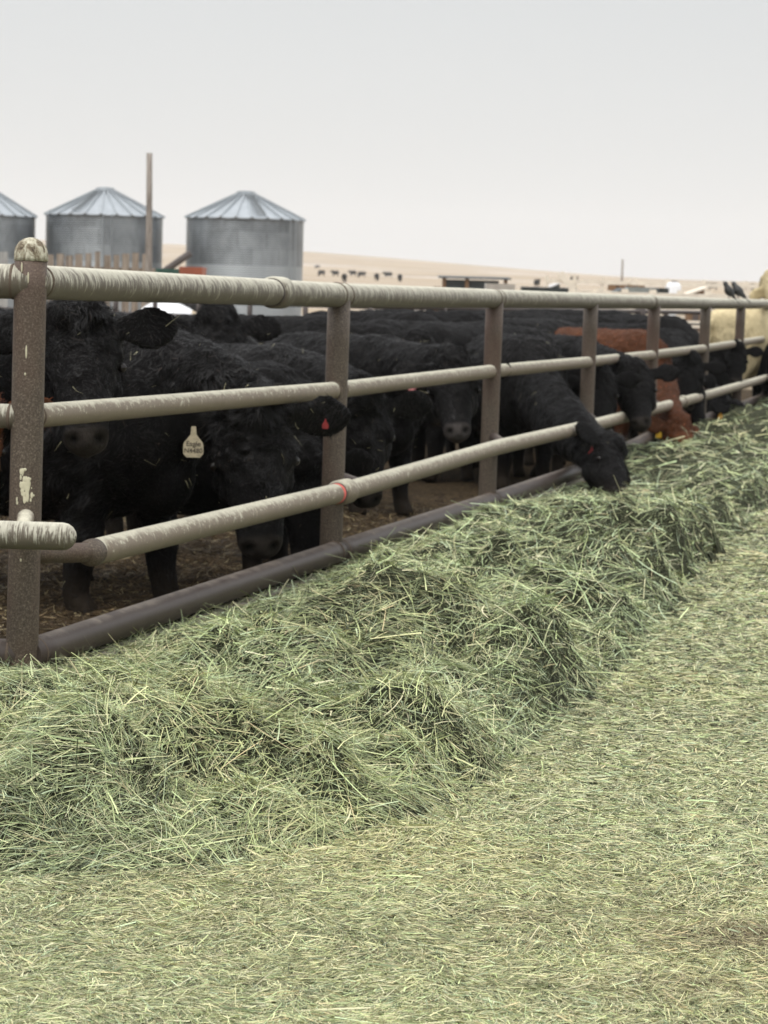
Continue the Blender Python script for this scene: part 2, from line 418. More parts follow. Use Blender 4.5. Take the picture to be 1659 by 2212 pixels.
struct(grid('pen_floor', -9, 14, 19.02, 44, .4, lambda P: -.155+.02*vnoise(P, 1.1), M['pen'], in_pen))

# hay: the bed beneath the blades
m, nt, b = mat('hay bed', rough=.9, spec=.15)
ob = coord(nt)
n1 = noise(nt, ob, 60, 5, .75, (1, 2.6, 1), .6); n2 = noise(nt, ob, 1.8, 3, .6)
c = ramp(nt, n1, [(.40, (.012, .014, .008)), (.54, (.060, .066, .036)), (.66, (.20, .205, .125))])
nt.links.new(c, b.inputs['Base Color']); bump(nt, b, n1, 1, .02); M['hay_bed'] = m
def notpen(P):
    d, s_ = dist_poly(P, fence_line); return (s_ < 0) | (d < .25)
bed1 = grid('hay_windrow', -6.5, 6.5, 5.0, 18, .04, lambda P: hay_height(P)[0]-.012, M['hay_bed'],
            lambda P: notpen(P) & (dist_poly(P, toe)[1] > 0))
tag(bed1, 'heaped windrow of green hay lying along the feed side of the pipe fence', 'hay', kind='stuff')
bed2 = grid('trampled_hay', -8, 13, 0.5, 30, .08, lambda P: hay_height(P)[0]-.010, M['hay_bed'],
            lambda P: notpen(P) & ((dist_poly(P, toe)[1] < 0)))
tag(bed2, 'flattened trampled hay covering the ground in the foreground', 'hay', kind='stuff')
bed3 = grid('distant_hay', -2, 14, 18, 60, .12, lambda P: hay_height(P)[0]-.012, M['hay_bed'],
            lambda P: notpen(P) & ((dist_poly(P, toe)[1] > 0) | (P[:, 1] > 29.9)))
tag(bed3, 'hay windrow continuing into the distance under the cattle heads', 'hay', kind='stuff')

PAL = np.array([(.30, .38, .15), (.22, .30, .13), (.36, .43, .20), (.47, .50, .24), (.58, .57, .31), (.27, .36, .22), (.17, .235, .11), (.50, .42, .22), (.66, .65, .42)])*np.array([1.10, 1.09, 1.04])
def hay_colors(n, P, kind):
    pw = np.array([.17, .17, .17, .14, .08, .13, .11, .02, .04]) if kind == 'heap' else np.array([.08, .07, .14, .19, .19, .10, .04, .06, .15])
    ci = rng.choice(len(PAL), n, p=pw/pw.sum()); C = PAL[ci].copy()
    C *= (np.exp(.66*rng.standard_normal(n))*.88)[:, None].clip(.12, 2.8)
    patch = fbm(P, 1.7, 3, 77)+.8*fbm(P, 7, 2, 78)
    C = C*(1+.26*patch)[:, None]
    warm = np.clip(fbm(P, .9, 2, 99), 0, 1)[:, None]
    C = C*(1-warm*.5)+C*np.array([1.18, 1.0, .72])*warm*.5
    lum = C.mean(1)[:, None]; C = lum+(C-lum)*(.70 if kind == 'heap' else .76)
    q = np.array([on(1600, 2035)[:2], on(1480, 2140)[:2], on(1120, 1990)[:2]]); br = np.zeros(n)
    for (bx, by), rr, am in zip(q, (.28, .20, .12), (.75, .45, .4)): br = np.maximum(br, am*np.exp(-(((P[:, 0]-bx)/rr)**2+((P[:, 1]-by)/(rr*.6))**2)*(1+.6*vnoise(P, 9, 4))))
    br = (br*(rng.random(n) < .8))[:, None]
    C = C*(1-br)+np.array([.15, .105, .07])*(.5+rng.random(n))[:, None]*br
    C = (C*(1.06 if kind != 'heap' else 1.22)*np.array([1.03, 1.01, .94])).clip(.008, 9)
    return C/np.maximum(1, C.max(1)/.72)[:, None]
def scatter_px(n, x0, x1, y0, y1):
    x = rng.uniform(x0, x1, n); y = rng.uniform(y0, y1, n)
    v = np.stack([(x-W0/2)/F0, -(y-H0/2)/F0, -np.ones(n)], 1) @ M3.T
    ok = v[:, 2] < -1e-3; v = v[ok]; t = (0-CAMZ)/v[:, 2]; P = (CAM+v*t[:, None])[:, :2]
    return P[(P[:, 1] < 45)]
def hnormal(P, e=.03):
    h0 = hay_height(P)[0]; hx = hay_height(P+[e, 0])[0]; hy = hay_height(P+[0, e])[0]
    return h0, nrm(np.stack([-(hx-h0)/e, -(hy-h0)/e, np.ones(len(P))], 1))

def lay_hay(P, kind, lmul=1., up=0.0, wmul=1., lift=0.0, depth=.03):
    n = len(P); h, nn = hnormal(P)
    nn = nrm(nn+np.array([0, 0, .3]))
    a = rng.uniform(0, 2*math.pi, n)
    # locks of hay share a direction
    flow = fbm(P, 2.4, 2, 51)*math.pi*2.2
    a = np.where(rng.random(n) < .55, flow+rng.normal(0, .45, n), a)
    D = np.stack([np.cos(a), np.sin(a), np.zeros(n)], 1)
    D = D-nn*(D*nn).sum(1)[:, None]; D = nrm(D)
    tilt = rng.normal(.02, .14, n)+up*np.abs(rng.normal(0, .5, n))
    D = nrm(D+nn*tilt[:, None])
    dist = np.hypot(P[:, 0], P[:, 1])
    far = (dist/8)**.5
    L = rng.lognormal(math.log(.060 if kind == 'heap' else .032), .5, n)*lmul*far.clip(.85, 1.6)
    Wd = rng.lognormal(math.log(.0017), .42, n).clip(.0008, .005)*wmul*(dist/7).clip(.75, 3)
    L = L.clip(.012, .24)
    z = h-depth*rng.random(n)**1.2*np.where(kind == 'heap', 1, .35)+lift+rng.random(n)*.010
    z += np.where(np.abs(tilt) > .25, .004, 0)
    P3 = np.column_stack([P, z])-D*(L*.5)[:, None]
    B = rng.normal(0, .22 if kind == 'heap' else .14, (n, 3)); B[:, 2] = np.abs(B[:, 2])*-.3
    roll = rng.normal(0, .6, (n, 3)); Nn = nrm(nn+roll)
    C = hay_colors(n, P, kind)
    return blades(P3, D, Nn, L, Wd, B, seg=3 if kind == 'heap' else 2, taper=.5, C=C)
def merge(parts):
    V, Q, C, o = [], [], [], 0
    for v, q, c in parts: V.append(v); Q.append(q+o); C.append(c); o += len(v)
    return np.concatenate(V), np.concatenate(Q), np.concatenate(C)
def split_region(P):
    df, sf = dist_poly(P, fence_line); dt, st = dist_poly(P, toe)
    return (sf < 0) & (st > 0), (sf < 0) & (st <= 0), df, dt
QF = 1.0
P = scatter_px(int(700000*QF), -350, W0+350, 880, H0+160)
hp, lt, df, dt = split_region(P)
Ph = P[hp]; Pl = P[lt]
nearh = Ph[:, 1] < 18
parts = [lay_hay(Ph[nearh], 'heap', 1.0, .10, depth=.06)]
# steep front of the windrow gets more, hanging forward
P2 = scatter_px(int(260000*QF), -350, W0+250, 1000, 2000); hp2, _, _, dt2 = split_region(P2)
P2 = P2[hp2 & (P2[:, 1] < 18)]; _, n2_ = hnormal(P2); P2 = P2[n2_[:, 2] < .93]
parts.append(lay_hay(P2, 'heap', 1.0, .12, depth=.05))
# long loose stems standing proud
P3 = scatter_px(int(42000*QF), -300, W0+200, 1000, 2000); hp3, _, _, _ = split_region(P3); P3 = P3[hp3 & (P3[:, 1] < 18)]
parts.append(lay_hay(P3, 'heap', 1.7, .9, wmul=1.35, lift=.012, depth=.01))
V, Q, C = merge(parts)
o = fast_mesh('windrow_blades', V, Q, M['hay'], parent=bed1, colors=C); tag(o, kind='stuff')
parts = [lay_hay(Ph[~nearh], 'heap', 1.15, .2, wmul=1.2, depth=.05)]
V, Q, C = merge(parts); o = fast_mesh('distant_blades', V, Q, M['hay'], parent=bed3, colors=C); tag(o, kind='stuff')
parts = [lay_hay(Pl, 'flat', 1.0, .02)]
P4 = scatter_px(int(9000*QF), -300, W0+300, 1150, H0+150); _, l4, _, _ = split_region(P4); P4 = P4[l4]
parts.append(lay_hay(P4, 'flat', 2.6, .05, wmul=1.3, lift=.004))
for nn_, box_ in ((90000, (W0+330, W0+1500, 1000, H0+500)), (45000, (-1100, -330, 1500, H0+500)), (60000, (-400, W0+400, H0+140, H0+900))):
    P5 = scatter_px(int(nn_*QF), *box_); _, l5, _, _ = split_region(P5); parts.append(lay_hay(P5[l5], 'flat', 1.8, .02, wmul=2.4))
V, Q, C = merge(parts); o = fast_mesh('trampled_blades', V, Q, M['hay'], parent=bed2, colors=C); tag(o, kind='stuff')

# bedding scattered on the pen floor
n = 60000
P = np.stack([rng.uniform(-3.4, 2.2, n), 8.7+rng.random(n)**1.4*9, ], 1); d_, s_ = dist_poly(P, fence_line); P = P[s_ > 0]; n = len(P)
a = rng.uniform(0, 6.28, n); D = nrm(np.stack([np.cos(a), np.sin(a), rng.normal(0.05, .25, n)], 1))
C = np.array([(.10, .065, .03), (.17, .12, .06), (.045, .028, .015), (.26, .21, .11)])[rng.integers(0, 4, n)]*(1+.3*rng.standard_normal(n)).clip(.4, 1.8)[:, None]
V, Q, C = blades(np.column_stack([P, pen_z(P)+.004]), D, nrm(rng.normal(0, .5, (n, 3))+[0, 0, 1]), rng.uniform(.015, .06, n), rng.uniform(.002, .007, n), rng.normal(0, .3, (n, 3)), 2, .6, C)
bd = fast_mesh('bedding', V, Q, M['hay'], colors=C); tag(bd, 'brown straw bedding and manure crumbs on the pen floor', 'bedding', kind='stuff')

# concrete kerb under the fence, mostly buried in hay
m, nt, b = mat('kerb concrete', (.30, .27, .21), .9); nn = noise(nt, coord(nt), 18, 5); nt.links.new(ramp(nt, nn, [(.35, (.17, .15, .11)), (.7, (.34, .31, .25))]), b.inputs['Base Color']); bump(nt, b, nn, .5, .01); M['concrete'] = m
mb = MB()
kl = [np.array([LEFT0[0]-3, LEFT0[1]+.1])]+[np.array(p) for p in post_xy]
for a_, b_ in zip(kl[:-1], kl[1:]):
    mb.beam((a_[0]+.01, a_[1], -.11), (b_[0]+.01, b_[1], -.11), .17, .27)
struct(mb.build('kerb', M['concrete']))

# ------------------------------------------------------------------ the pipe fence
fence = thing('pipe_fence', 'welded steel pipe feed fence crusted with bird droppings, between the hay and the black cattle', 'fence', (TOPP[0][0], TOPP[0][1], 0))
FO = np.array(fence.location)
def rel(p): return np.array(p, float)-FO
lean = np.array([-.010, 0, 0])
for k, tp in enumerate(TOPP):
    mb = MB(); base = np.array([tp[0]-.012, tp[1], -.16]); r = .057
    if k == 0:
        mb.pipe([rel(base), rel(tp+[0, 0, .075])], r, 28, sub=.1)
        cb = MB(); cb.pipe([rel(tp+[0, 0, .072]), rel(tp+[0, 0, .098])], r+.0015, 28, 'flat', 'dome', sub=.01, wob=.003); cb.build('post_cap', M['caked'], fence, True)['label'] = 'rounded post cap caked in pale droppings'
    else: mb.pipe([rel(base), rel(tp+[0, 0, -.02])], r, 24, sub=.2)
    p = mb.build('post', M['post'], fence, True)
    if k == 0: p['label'] = 'nearest post with rounded cap standing above the top rail'
# splashes on the first post
def splash(cx, cz, wd, ht, seed, n=26):     # ragged crust stuck to the front of the first post
    rs = np.random.default_rng(seed); mb = MB()
    for k in range(n):
        a = -math.pi/2+(cx+rs.normal(0, wd)); z = cz+rs.normal(0, ht)
        r = .0575; c = np.array([r*math.cos(a)-.006, r*math.sin(a), z])
        rad = rs.uniform(.002, .007)
        mb.ball(c, (rad, rad*.16, rad*rs.uniform(.8, 3.0)), 7, 5, Matrix.Rotation(a+math.pi/2, 3, 'Z'))
    mb.build('dropping', M['splash'], fence, True)
zf = lambda y: at(62, y, 8.62)[2]
splash(.15, zf(1052), .20, .030, 1, 70)
for zz, aa, hh in ((zf(1210), -.1, .006), (zf(760), .05, .024), (zf(808), 0, .005), (zf(600), .1, .020), (zf(578), -.3, .018), (zf(598), .75, .024), (zf(1080), -.4, .01)):
    a = -math.pi/2+aa; MB().ball((.0585*math.cos(a)-.006, .0585*math.sin(a), zz), (.0032, .0015, hh), 7, 7, Matrix.Rotation(aa, 3, 'Z')).build('dropping', M['splash'], fence, True)
# top rail
def seglist(pts, r, name, mt, n=28, sub=.12, label=None, inset=0):
    out = []
    for a_, b_ in zip(pts[:-1], pts[1:]):
        mb = MB(); a_ = np.array(a_, float); b_ = np.array(b_, float)
        mb.pipe([rel(a_), rel(b_)], r, n, sub=sub); out.append(mb.build(name, mt, fence, True))
    return out
mb = MB(); mb.pipe([rel(LEFT0), rel(TOPP[0])], .061, 28, sub=.1); mb.build('top_rail', M['rail_crusted'], fence, True)
far_top = TOPP[-1]+np.array([2.2, 9, 0.0])
mb = MB(); mb.pipe([rel(TOPP[0])]+[rel(p) for p in TOPP[1:]]+[rel(far_top)], .0605, 28, sub=.1); mb.build('top_rail', M['rail_crusted'], fence, True)
def along(a, b, t): return a+(b-a)*t
def sleeve(a, b, t, r, L, name='coupling', mt='rail_crusted'):
    c = along(a, b, t); d = (b-a)/np.linalg.norm(b-a)
    mb = MB(); mb.pipe([rel(c-d*L/2), rel(c-d*(L/2-.008)), rel(c+d*(L/2-.03)), rel(c+d*L/2)], [r, r+.013, r+.013, r+.001], 28, sub=.05); cp = mb.build(name, M[mt], fence, True)
    mb = MB(); mb.pipe([rel(c-d*(L/2+.012)), rel(c-d*(L/2+.001))], r+.004, 28, sub=.05); mb.build('seam', M['dark'], cp, True)
sleeve(TOPP[0], TOPP[1], (600-66)/(733-66)*8.67/((600-66)/(733-66)*8.67+(733-600)/(733-66)*12.36), .061, .17)
sleeve(TOPP[3], TOPP[4], .93, .058, .10)
# middle rail, one length between each pair of posts
seglist([LEFT0+(MIDP[0]-TOPP[0]), MIDP[0]], .043, 'middle_rail', M['rail_crusted'])
seglist(MIDP, .043, 'middle_rail', M['rail_dusty'])
seglist([MIDP[-1], MIDP[-1]+[2.2, 9, 0]], .043, 'middle_rail', M['rail_dusty'])
# neck rail, held off the posts on the feed side
NECK_PX = [(197, 1194, 8.95), (760, 1058, 12.2), (1075, 966, 15.6), (1283, 918, 18.95), (1420, 882, 22.4), (1530, 853, 25.9), (1606, 831, 29.4), (1662, 815, 33.1)]
NK = [at(x, y, d) for x, y, d in NECK_PX]
nout = []
for k, p in enumerate(NK): nout.append(p)
mb = MB(); mb.pipe([rel(p) for p in nout]+[rel(nout[-1]+[2.2, 9, 0])], .049, 28, 'flat', sub=.12); mb.build('neck_rail', M['rail_dusty'], fence, True)
mb = MB(); t = (NK[1]-NK[0])/np.linalg.norm(NK[1]-NK[0]); mb.pipe([rel(NK[0]-t*.004), rel(NK[0]+t*.03)], [.0505, .0505], 28, 'dome', sub=.02); 
mb.build('end_cap', M['post'], fence, True)
nl = at(135, 1159, 8.42)
mb = MB(); mb.pipe([rel(nl+[-4.2, .1, -.0]), rel(nl)], .0485, 28, 'flat', 'dome', sub=.1); mb.build('neck_rail', M['rail_crusted'], fence, True)
sleeve(NK[0], NK[1], .955, .049, .20, mt='rail_dusty'); sleeve(NK[4], NK[5], .46, .049, .12, mt='rail_dusty')
c0 = along(NK[0], NK[1], .912); d0 = (NK[1]-NK[0])/np.linalg.norm(NK[1]-NK[0])
mb = MB(); mb.pipe([rel(c0), rel(c0+d0*.05)], .0503, 28); mb.build('paint_band', M['pink'], fence, True)['label'] = 'pink paint mark round the neck rail'
# stand-off arms
for k in range(len(NK)):
    a_ = np.array([TOPP[k][0]-.01, TOPP[k][1], NK[k][2]]); b_ = NK[k].copy()
    if k == 0: a_[2] = at(62, 1197, 8.67)[2]; b_ = NK[0]+np.array([.03, .03, 0])
    else:
        a_[2] = NK[k][2]+.06; q = along(NK[k], NK[min(k+1, len(NK)-1)], .07) if k < len(NK)-1 else NK[k]; b_ = q
    mb = MB(); mb.pipe([rel(a_), rel(b_)], .036 if k == 0 else .03, 16, sub=.1); mb.build('bracket', M['rail_bare'] if k else M['post'], fence, True)
a_ = np.array([TOPP[0][0], TOPP[0][1]-.02, nl[2]+.05]); mb = MB(); mb.pipe([rel(a_), rel(np.array([TOPP[0][0]+.02, nl[1], nl[2]]))], .03, 16, sub=.1); mb.build('bracket', M['rail_dusty'], fence, True)
# bottom rail
BP = []
for k, (x, y) in enumerate([(58, 1415), (728, 1192), (1062, 1082), (1271, 1010)]): p = at(x, y, POST_PX[k][2]); BP.append(p)
for k in range(4, 8): BP.append(np.array([TOPP[k][0], TOPP[k][1], .13]))
for a_, b_, e in zip(BP[:-1], BP[1:], range(9)):
    n_ = np.array([.05, -.02, 0])
    mb = MB(); mb.pipe([rel(a_), rel(b_)], .056, 28, sub=.15); mb.build('bottom_rail', M['rail_bare'], fence, True)
mb = MB(); mb.pipe([rel(BP[0]+[-3.6, .15, -.005]), rel(BP[0])], .056, 28, sub=.15); mb.build('bottom_rail', M['rail_bare'], fence, True)
# weld beads where rails meet posts
def bead(p, q, r):
    d = (q-p)/np.linalg.norm(q-p); c = p+d*.062
    mb = MB(); mb.pipe([rel(c-d*.006), rel(c), rel(c+d*.006)], [r+.0005, r+.0038, r+.0005], 26, sub=.02, wob=.003); mb.build('weld_bead', M['weld'], fence, True)
for k in range(3):
    for L_, r_ in ((TOPP, .060), (MIDP, .043), (BP, .056)):
        bead(L_[k], L_[k+1], r_)
        bead(L_[k], L_[k-1] if k else L_[k]+np.array([-3.6, .15, 0]), r_)

# ------------------------------------------------------------------ cattle
def frame(x, z):
    x = x/np.linalg.norm(x); z = z-x*(z @ x); z /= np.linalg.norm(z); return np.stack([x, np.cross(z, x), z], 1)
def loft(mb, rings, n=18):
    """rings: (centre, right, up, half width, half height up, half height down)"""
    V = []
    for c, r, u, hw, hu, hd in rings:
        for j in range(n):
            a = 2*math.pi*j/n; ca, sa = math.cos(a), math.sin(a)
            e = .85; X_ = math.copysign(abs(ca)**e, ca)*hw; Z_ = math.copysign(abs(sa)**e, sa)*(hu if sa > 0 else hd)
            V.append(c+r*X_+u*Z_)
    Fc = [(k*n+j, k*n+(j+1) % n, (k+1)*n+(j+1) % n, (k+1)*n+j) for k in range(len(rings)-1) for j in range(n)]
    Fc += [tuple(range(n))[::-1], tuple((len(rings)-1)*n+j for j in range(n))]
    mb.add(V, Fc)
def limb(mb, pts, rad, n=12):
    pts = [np.array(p, float) for p in pts]; T = np.gradient(np.array(pts), axis=0); R_ = []
    for p, t, r in zip(pts, T, rad):
        t = t/np.linalg.norm(t); a = np.cross(t, [0, 1, 0.]) ; a /= np.linalg.norm(a); b_ = np.cross(t, a)
        rr = (r, r) if np.isscalar(r) else r
        R_.append((p, b_, a, rr[1], rr[0], rr[0]))
    loft(mb, R_, n)
BLACK = np.array([.0060, .0054, .0053]); RED = np.array([.095, .032, .014]); CREAM = np.array([.72, .60, .36])
HS = 1.24   # head size
def build_cow_mesh(poll, muz, face=(1, 0, 0), seed=0, voxel=.016, color=BLACK, roll=0., ears=(0., 0.), legshift=0., fat=1.0, fur=0, step=.12, pale=False):
    """poll and muzzle given in the cow's own space (x forward, feet at z = 0). Returns body mesh, coat arrays, head frame"""
    rs = np.random.default_rng(seed); mb = MB(); X_, Y_, Z_ = np.eye(3)
    body = [(-.90, 1.02, .10, .14), (-.84, .98, .22, .27), (-.70, .94, .285, .34), (-.5, .905, .33, .39), (-.25, .87, .375, .425), (0, .855, .39, .44),
            (.22, .86, .375, .435), (.42, .885, .33, .425), (.56, .89, .27, .38), (.68, .88, .22, .30), (.76, .88, .13, .18)]
    loft(mb, [(np.array([x, 0, z]), Y_, Z_, w_*fat, h_*.96, h_*1.05) for x, z, w_, h_ in body], 24)
    hx = muz-poll; hl = np.linalg.norm(hx); hx = hx/hl
    up0 = np.array([0, 0, 1.])+np.array(face, float)/np.linalg.norm(face)*1.2
    Hf = frame(hx, up0)
    if roll: Hf = Hf @ np.array(Matrix.Rotation(roll, 3, 'X'))
    hX, hY, hZ = Hf[:, 0], Hf[:, 1], Hf[:, 2]; s = hl/.50
    def hp(x, y, z): return poll+(hX*x*s+hY*y*HS+hZ*z*HS)
    head = [(-.07, -.10, .085, .085), (-.02, -.10, .12, .115), (.05, -.105, .135, .13), (.13, -.115, .135, .135), (.20, -.12, .122, .13), (.28, -.125, .102, .115),
            (.36, -.13, .085, .095), (.43, -.132, .078, .074), (.48, -.133, .076, .064), (.515, -.135, .062, .048), (.532, -.137, .036, .028)]
    loft(mb, [(hp(x, 0, z), hY, hZ, w_*HS, h_*HS*.92, h_*HS) for x, z, w_, h_ in head], 20)
    mb.ball(hp(0.0, 0, -.02), np.array([.105, .105, .085])*HS, 14, 9, Hf)              # poll tuft
    for sd in (-1, 1):
        mb.ball(hp(.165, sd*.108, -.07), np.array([.05, .034, .034])*HS, 10, 7, Hf)   # brow
        mb.ball(hp(.20, sd*.085, -.17), np.array([.09, .05, .075])*HS, 10, 7, Hf)     # cheek
        mb.ball(hp(.475, sd*.045, -.105), np.array([.032, .030, .028])*HS, 10, 7, Hf)     # nostril wing
    mb.ball(hp(.45, 0, -.195), np.array([.055, .05, .03])*HS, 10, 7, Hf)              # chin
    # ears: cupped leaves
    for sd, dr in ((1, ears[0]), (-1, ears[1])):
        root = hp(.035, sd*.115, -.045); d = hY*sd*.93-hX*.12+hZ*(-.10+dr)-np.array([0, 0, .11]); d /= np.linalg.norm(d)
        fr = hX*.35+hZ*.55-hY*sd*.1; fr = fr-d*(fr @ d); fr /= np.linalg.norm(fr); wv = np.cross(d, fr)
        R_ = [(root+d*t*HS+fr*(-.02*math.sin(t*12)), wv, fr, w_*HS, .013, .016) for t, w_ in ((-.02, .030), (.03, .042), (.07, .062), (.115, .078), (.16, .074), (.20, .048), (.220, .014))]
        loft(mb, R_, 14)
    # neck
    n0 = np.array([.42, 0, 1.00]); n3 = hp(-.03, 0, -.11); L = np.linalg.norm(n3-n0)
    n1 = n0+np.array([.28, 0, (-.24 if n3[2] < .65 else -.06) if n3[2] < .85 else .02]); n2 = n3-hX*.12*(.5 if hx[2] > -.5 else .2)-hZ*.02-(n3-n1)/max(np.linalg.norm(n3-n1), .01)*.05
    bz = lambda t: (1-t)**3*n0+3*(1-t)**2*t*n1+3*(1-t)*t*t*n2+t**3*n3
    R_ = []
    for k in range(9):
        t = k/8; p = bz(t); d = bz(min(1, t+.02))-bz(max(0, t-.02)); d /= np.linalg.norm(d)
        r = Y_*(1-t)+hY*t; r = r-d*(r @ d); r /= np.linalg.norm(r); u = np.cross(d, r); u = u if u[2] > -0.2 or True else -u
        if u @ (Z_*(1-t)+hZ*t) < 0: u = -u
        R_.append((p, r, u, .205+(.125-.205)*t, .27+(.135-.27)*t, .30+(.15-.30)*t))
    loft(mb, R_, 18)
    # dewlap / brisket
    mb.ball((.60, 0, .64), (.17, .14, .20), 14, 9)
    ls = legshift
    for sd in (-1, 1):
        f = ls*sd
        limb(mb, [(.44, sd*.17, .95), (.42, sd*.19, .72), (.40+f*.3, sd*.18, .58), (.43+f*.7, sd*.165, .36), (.42+f*.9, sd*.16, .20), (.43+f, sd*.16, .10), (.47+f, sd*.16, .035), (.48+f, sd*.16, 0)],
             [(.18, .10), (.16, .10), (.12, .09), (.082, .076), (.060, .058), (.058, .056), (.066, .060), (.072, .062)])
        g = -ls*sd*.8
        limb(mb, [(-.62, sd*.16, 1.0), (-.60, sd*.19, .80), (-.56+g*.3, sd*.20, .64), (-.68+g*.6, sd*.18, .46), (-.73+g*.8, sd*.17, .34), (-.70+g, sd*.17, .16), (-.69+g, sd*.17, .09), (-.65+g, sd*.17, .035), (-.64+g, sd*.17, 0)],
             [(.24, .13), (.22, .13), (.16, .11), (.09, .078), (.076, .064), (.058, .052), (.058, .052), (.066, .058), (.072, .06)])
    limb(mb, [(-.86, 0, 1.20), (-.94, 0, 1.10), (-.96, .01, .85), (-.95, .015, .60), (-.94, .02, .40), (-.94, .02, .30)], [.04, .032, .024, .024, .05, .02], 10)
    me = bpy.data.meshes.new('tmp'); me.from_pydata(np.concatenate(mb.v).tolist(), [], mb.f); me.update()
    o = bpy.data.objects.new('tmp', me); COL.objects.link(o)
    rm = o.modifiers.new('r', 'REMESH'); rm.mode = 'VOXEL'; rm.voxel_size = voxel; rm.use_smooth_shade = True
    sm = o.modifiers.new('s', 'SMOOTH'); sm.factor = .5; sm.iterations = max(2, int(5*.016/voxel))
    dg = bpy.context.evaluated_depsgraph_get(); dg.update()
    out = bpy.data.meshes.new_from_object(o.evaluated_get(dg), depsgraph=dg)
    bpy.data.objects.remove(o); bpy.data.meshes.remove(me)
    nv = len(out.vertices); co = np.empty(nv*3, np.float32); out.vertices.foreach_get('co', co); co = co.reshape(-1, 3).astype(float)
    no = np.empty(nv*3, np.float32); out.vertices.foreach_get('normal', no); no = no.reshape(-1, 3).astype(float)
    q = (co-poll) @ Hf; q = q/np.array([s, HS, HS])          # head space
    inhead = (np.abs(q[:, 1]) < .4) & (q[:, 0] > -.12) & (q[:, 2] < .1) & (q[:, 2] > -.32) & (q[:, 0] < .6)
    # coat relief
    amp = np.where(co[:, 2] > .35, .016, .004); amp = np.where(inhead & (q[:, 0] > .3), .003, amp); amp = np.where(inhead & (np.abs(q[:, 1]) > .14), .002, amp)
    nz = fbm(co*[1, 1, .6]+.02*np.stack([vnoise(co, 9, 5)]*3, 1), 15, 3, seed, .65)*1.5
    curl = inhead & (q[:, 0] < .17); nz = np.where(curl, fbm(co, 30, 2, seed+9)*1.2, nz)
    co += no*(amp*nz)[:, None]
    # nostrils and mouth
    col = np.tile(color, (nv, 1)).astype(float)
    col *= (1+.25*fbm(co, 5, 2, seed+5))[:, None]
    for sd in (-1, 1):
        c = np.array([.508, sd*.043, -.105]); dd = (q-c)*np.array([1, 1.1, 1.0]); r = np.linalg.norm(dd, axis=1)
        push = np.exp(-(r/.02)**2); co -= (no*.028)*push[:, None]
        col = col*(1-push)[:, None]+push[:, None]*.002
    mz = sstep(.455, .50, q[:, 0]-.25*np.maximum(0, -.155-q[:, 2]))*inhead
    if color[1] < color[0]*.5: col *= (1+1.1*sstep(.1, .4, q[:, 0])*inhead)[:, None]*np.array([1, 1.12, 1.1])
    skin = (.048, .040, .034) if not pale else (.10, .088, .082) if color[0] < .1 else (.30, .16, .12)
    hole = np.zeros(nv)
    for sd in (-1, 1): hole = np.maximum(hole, np.exp(-(np.linalg.norm(q-[.508, sd*.043, -.105], axis=1)/.022)**2))
    col = col*(1-mz[:, None])+np.array(skin)*mz[:, None]; col = col*(1-hole)[:, None]+.003*hole[:, None]
    # inner ears and dirty shanks
    low = sstep(.30, .05, co[:, 2])[:, None]*.55; col = col*(1-low)+low*np.array([.045, .032, .02])
    out.vertices.foreach_set('co', co.astype(np.float32).ravel())
    a = out.attributes.new('col', 'FLOAT_COLOR', 'POINT'); a.data.foreach_set('color', np.concatenate([col, np.ones((nv, 1))], 1).astype(np.float32).ravel())
    out.update(); out.materials.clear(); out.materials.append(M['hide']); out.name = 'body'
    coat = None
    if fur:
        out.calc_loop_triangles(); nt_ = len(out.loop_triangles); tri = np.empty(nt_*3, np.int32); out.loop_triangles.foreach_get('vertices', tri); tri = tri.reshape(-1, 3)
        A, B_, C_ = co[tri[:, 0]], co[tri[:, 1]], co[tri[:, 2]]; cr_ = np.cross(B_-A, C_-A); ar = np.linalg.norm(cr_, axis=1)
        cq = q[tri[:, 0]]; hm = inhead[tri[:, 0]]
        wgt = ar*np.where(A[:, 2] < .28, .15, 1)*np.where(hm & (cq[:, 0] > .44), .0, 1)*np.where(hm, 1.6, 1)
        wgt /= wgt.sum(); pick = rs.choice(nt_, fur, p=wgt); u, v = rs.random(fur), rs.random(fur); f = u+v > 1; u[f] = 1-u[f]; v[f] = 1-v[f]
        P = A[pick]+(B_[pick]-A[pick])*u[:, None]+(C_[pick]-A[pick])*v[:, None]; Nn = nrm(cr_[pick]); hq = cq[pick]; hmm = hm[pick]
        base = np.tile(np.array([-.55, 0, -.75]), (fur, 1)); fh = hX*.55-hZ*.2
        base[hmm] = fh
        polly = hmm & (hq[:, 0] < .16)
        sw = np.stack([fbm(P, 9, 2, 3), fbm(P, 9, 2, 4), fbm(P, 9, 2, 5)], 1)*1.5
        D = base*.8+sw*np.where(polly, 1.5, .8)[:, None]+rs.normal(0, .28, (fur, 3)); D = D-Nn*(D*Nn).sum(1)[:, None]; D = nrm(nrm(D)+Nn*np.where(polly & ~(np.abs(hq[:, 1]) > .15), rs.uniform(.2, .7, fur), rs.uniform(.04, .28, fur))[:, None])
        far_out = np.abs(hq[:, 1]) > .15
        L = rs.uniform(.018, .046, fur)*np.where(polly, 1.1, 1)*np.where(hmm & (hq[:, 0] > .15), .5, 1)*np.where(hmm & far_out, .5, 1)
        Wd = rs.uniform(.0014, .0038, fur)
        Bn = sw*.35+rs.normal(0, .2, (fur, 3))-Nn*.15
        Cc = np.tile(color, (fur, 1))*np.exp(.65*rs.standard_normal(fur)).clip(.25, 4.5)[:, None]
        rusty = (rs.random(fur) < .08)[:, None]; Cc = np.where(rusty, Cc*np.array([2.2, 1.7, 1.35]), Cc)
        ns = fur//450                      # wisps of hay caught in the coat
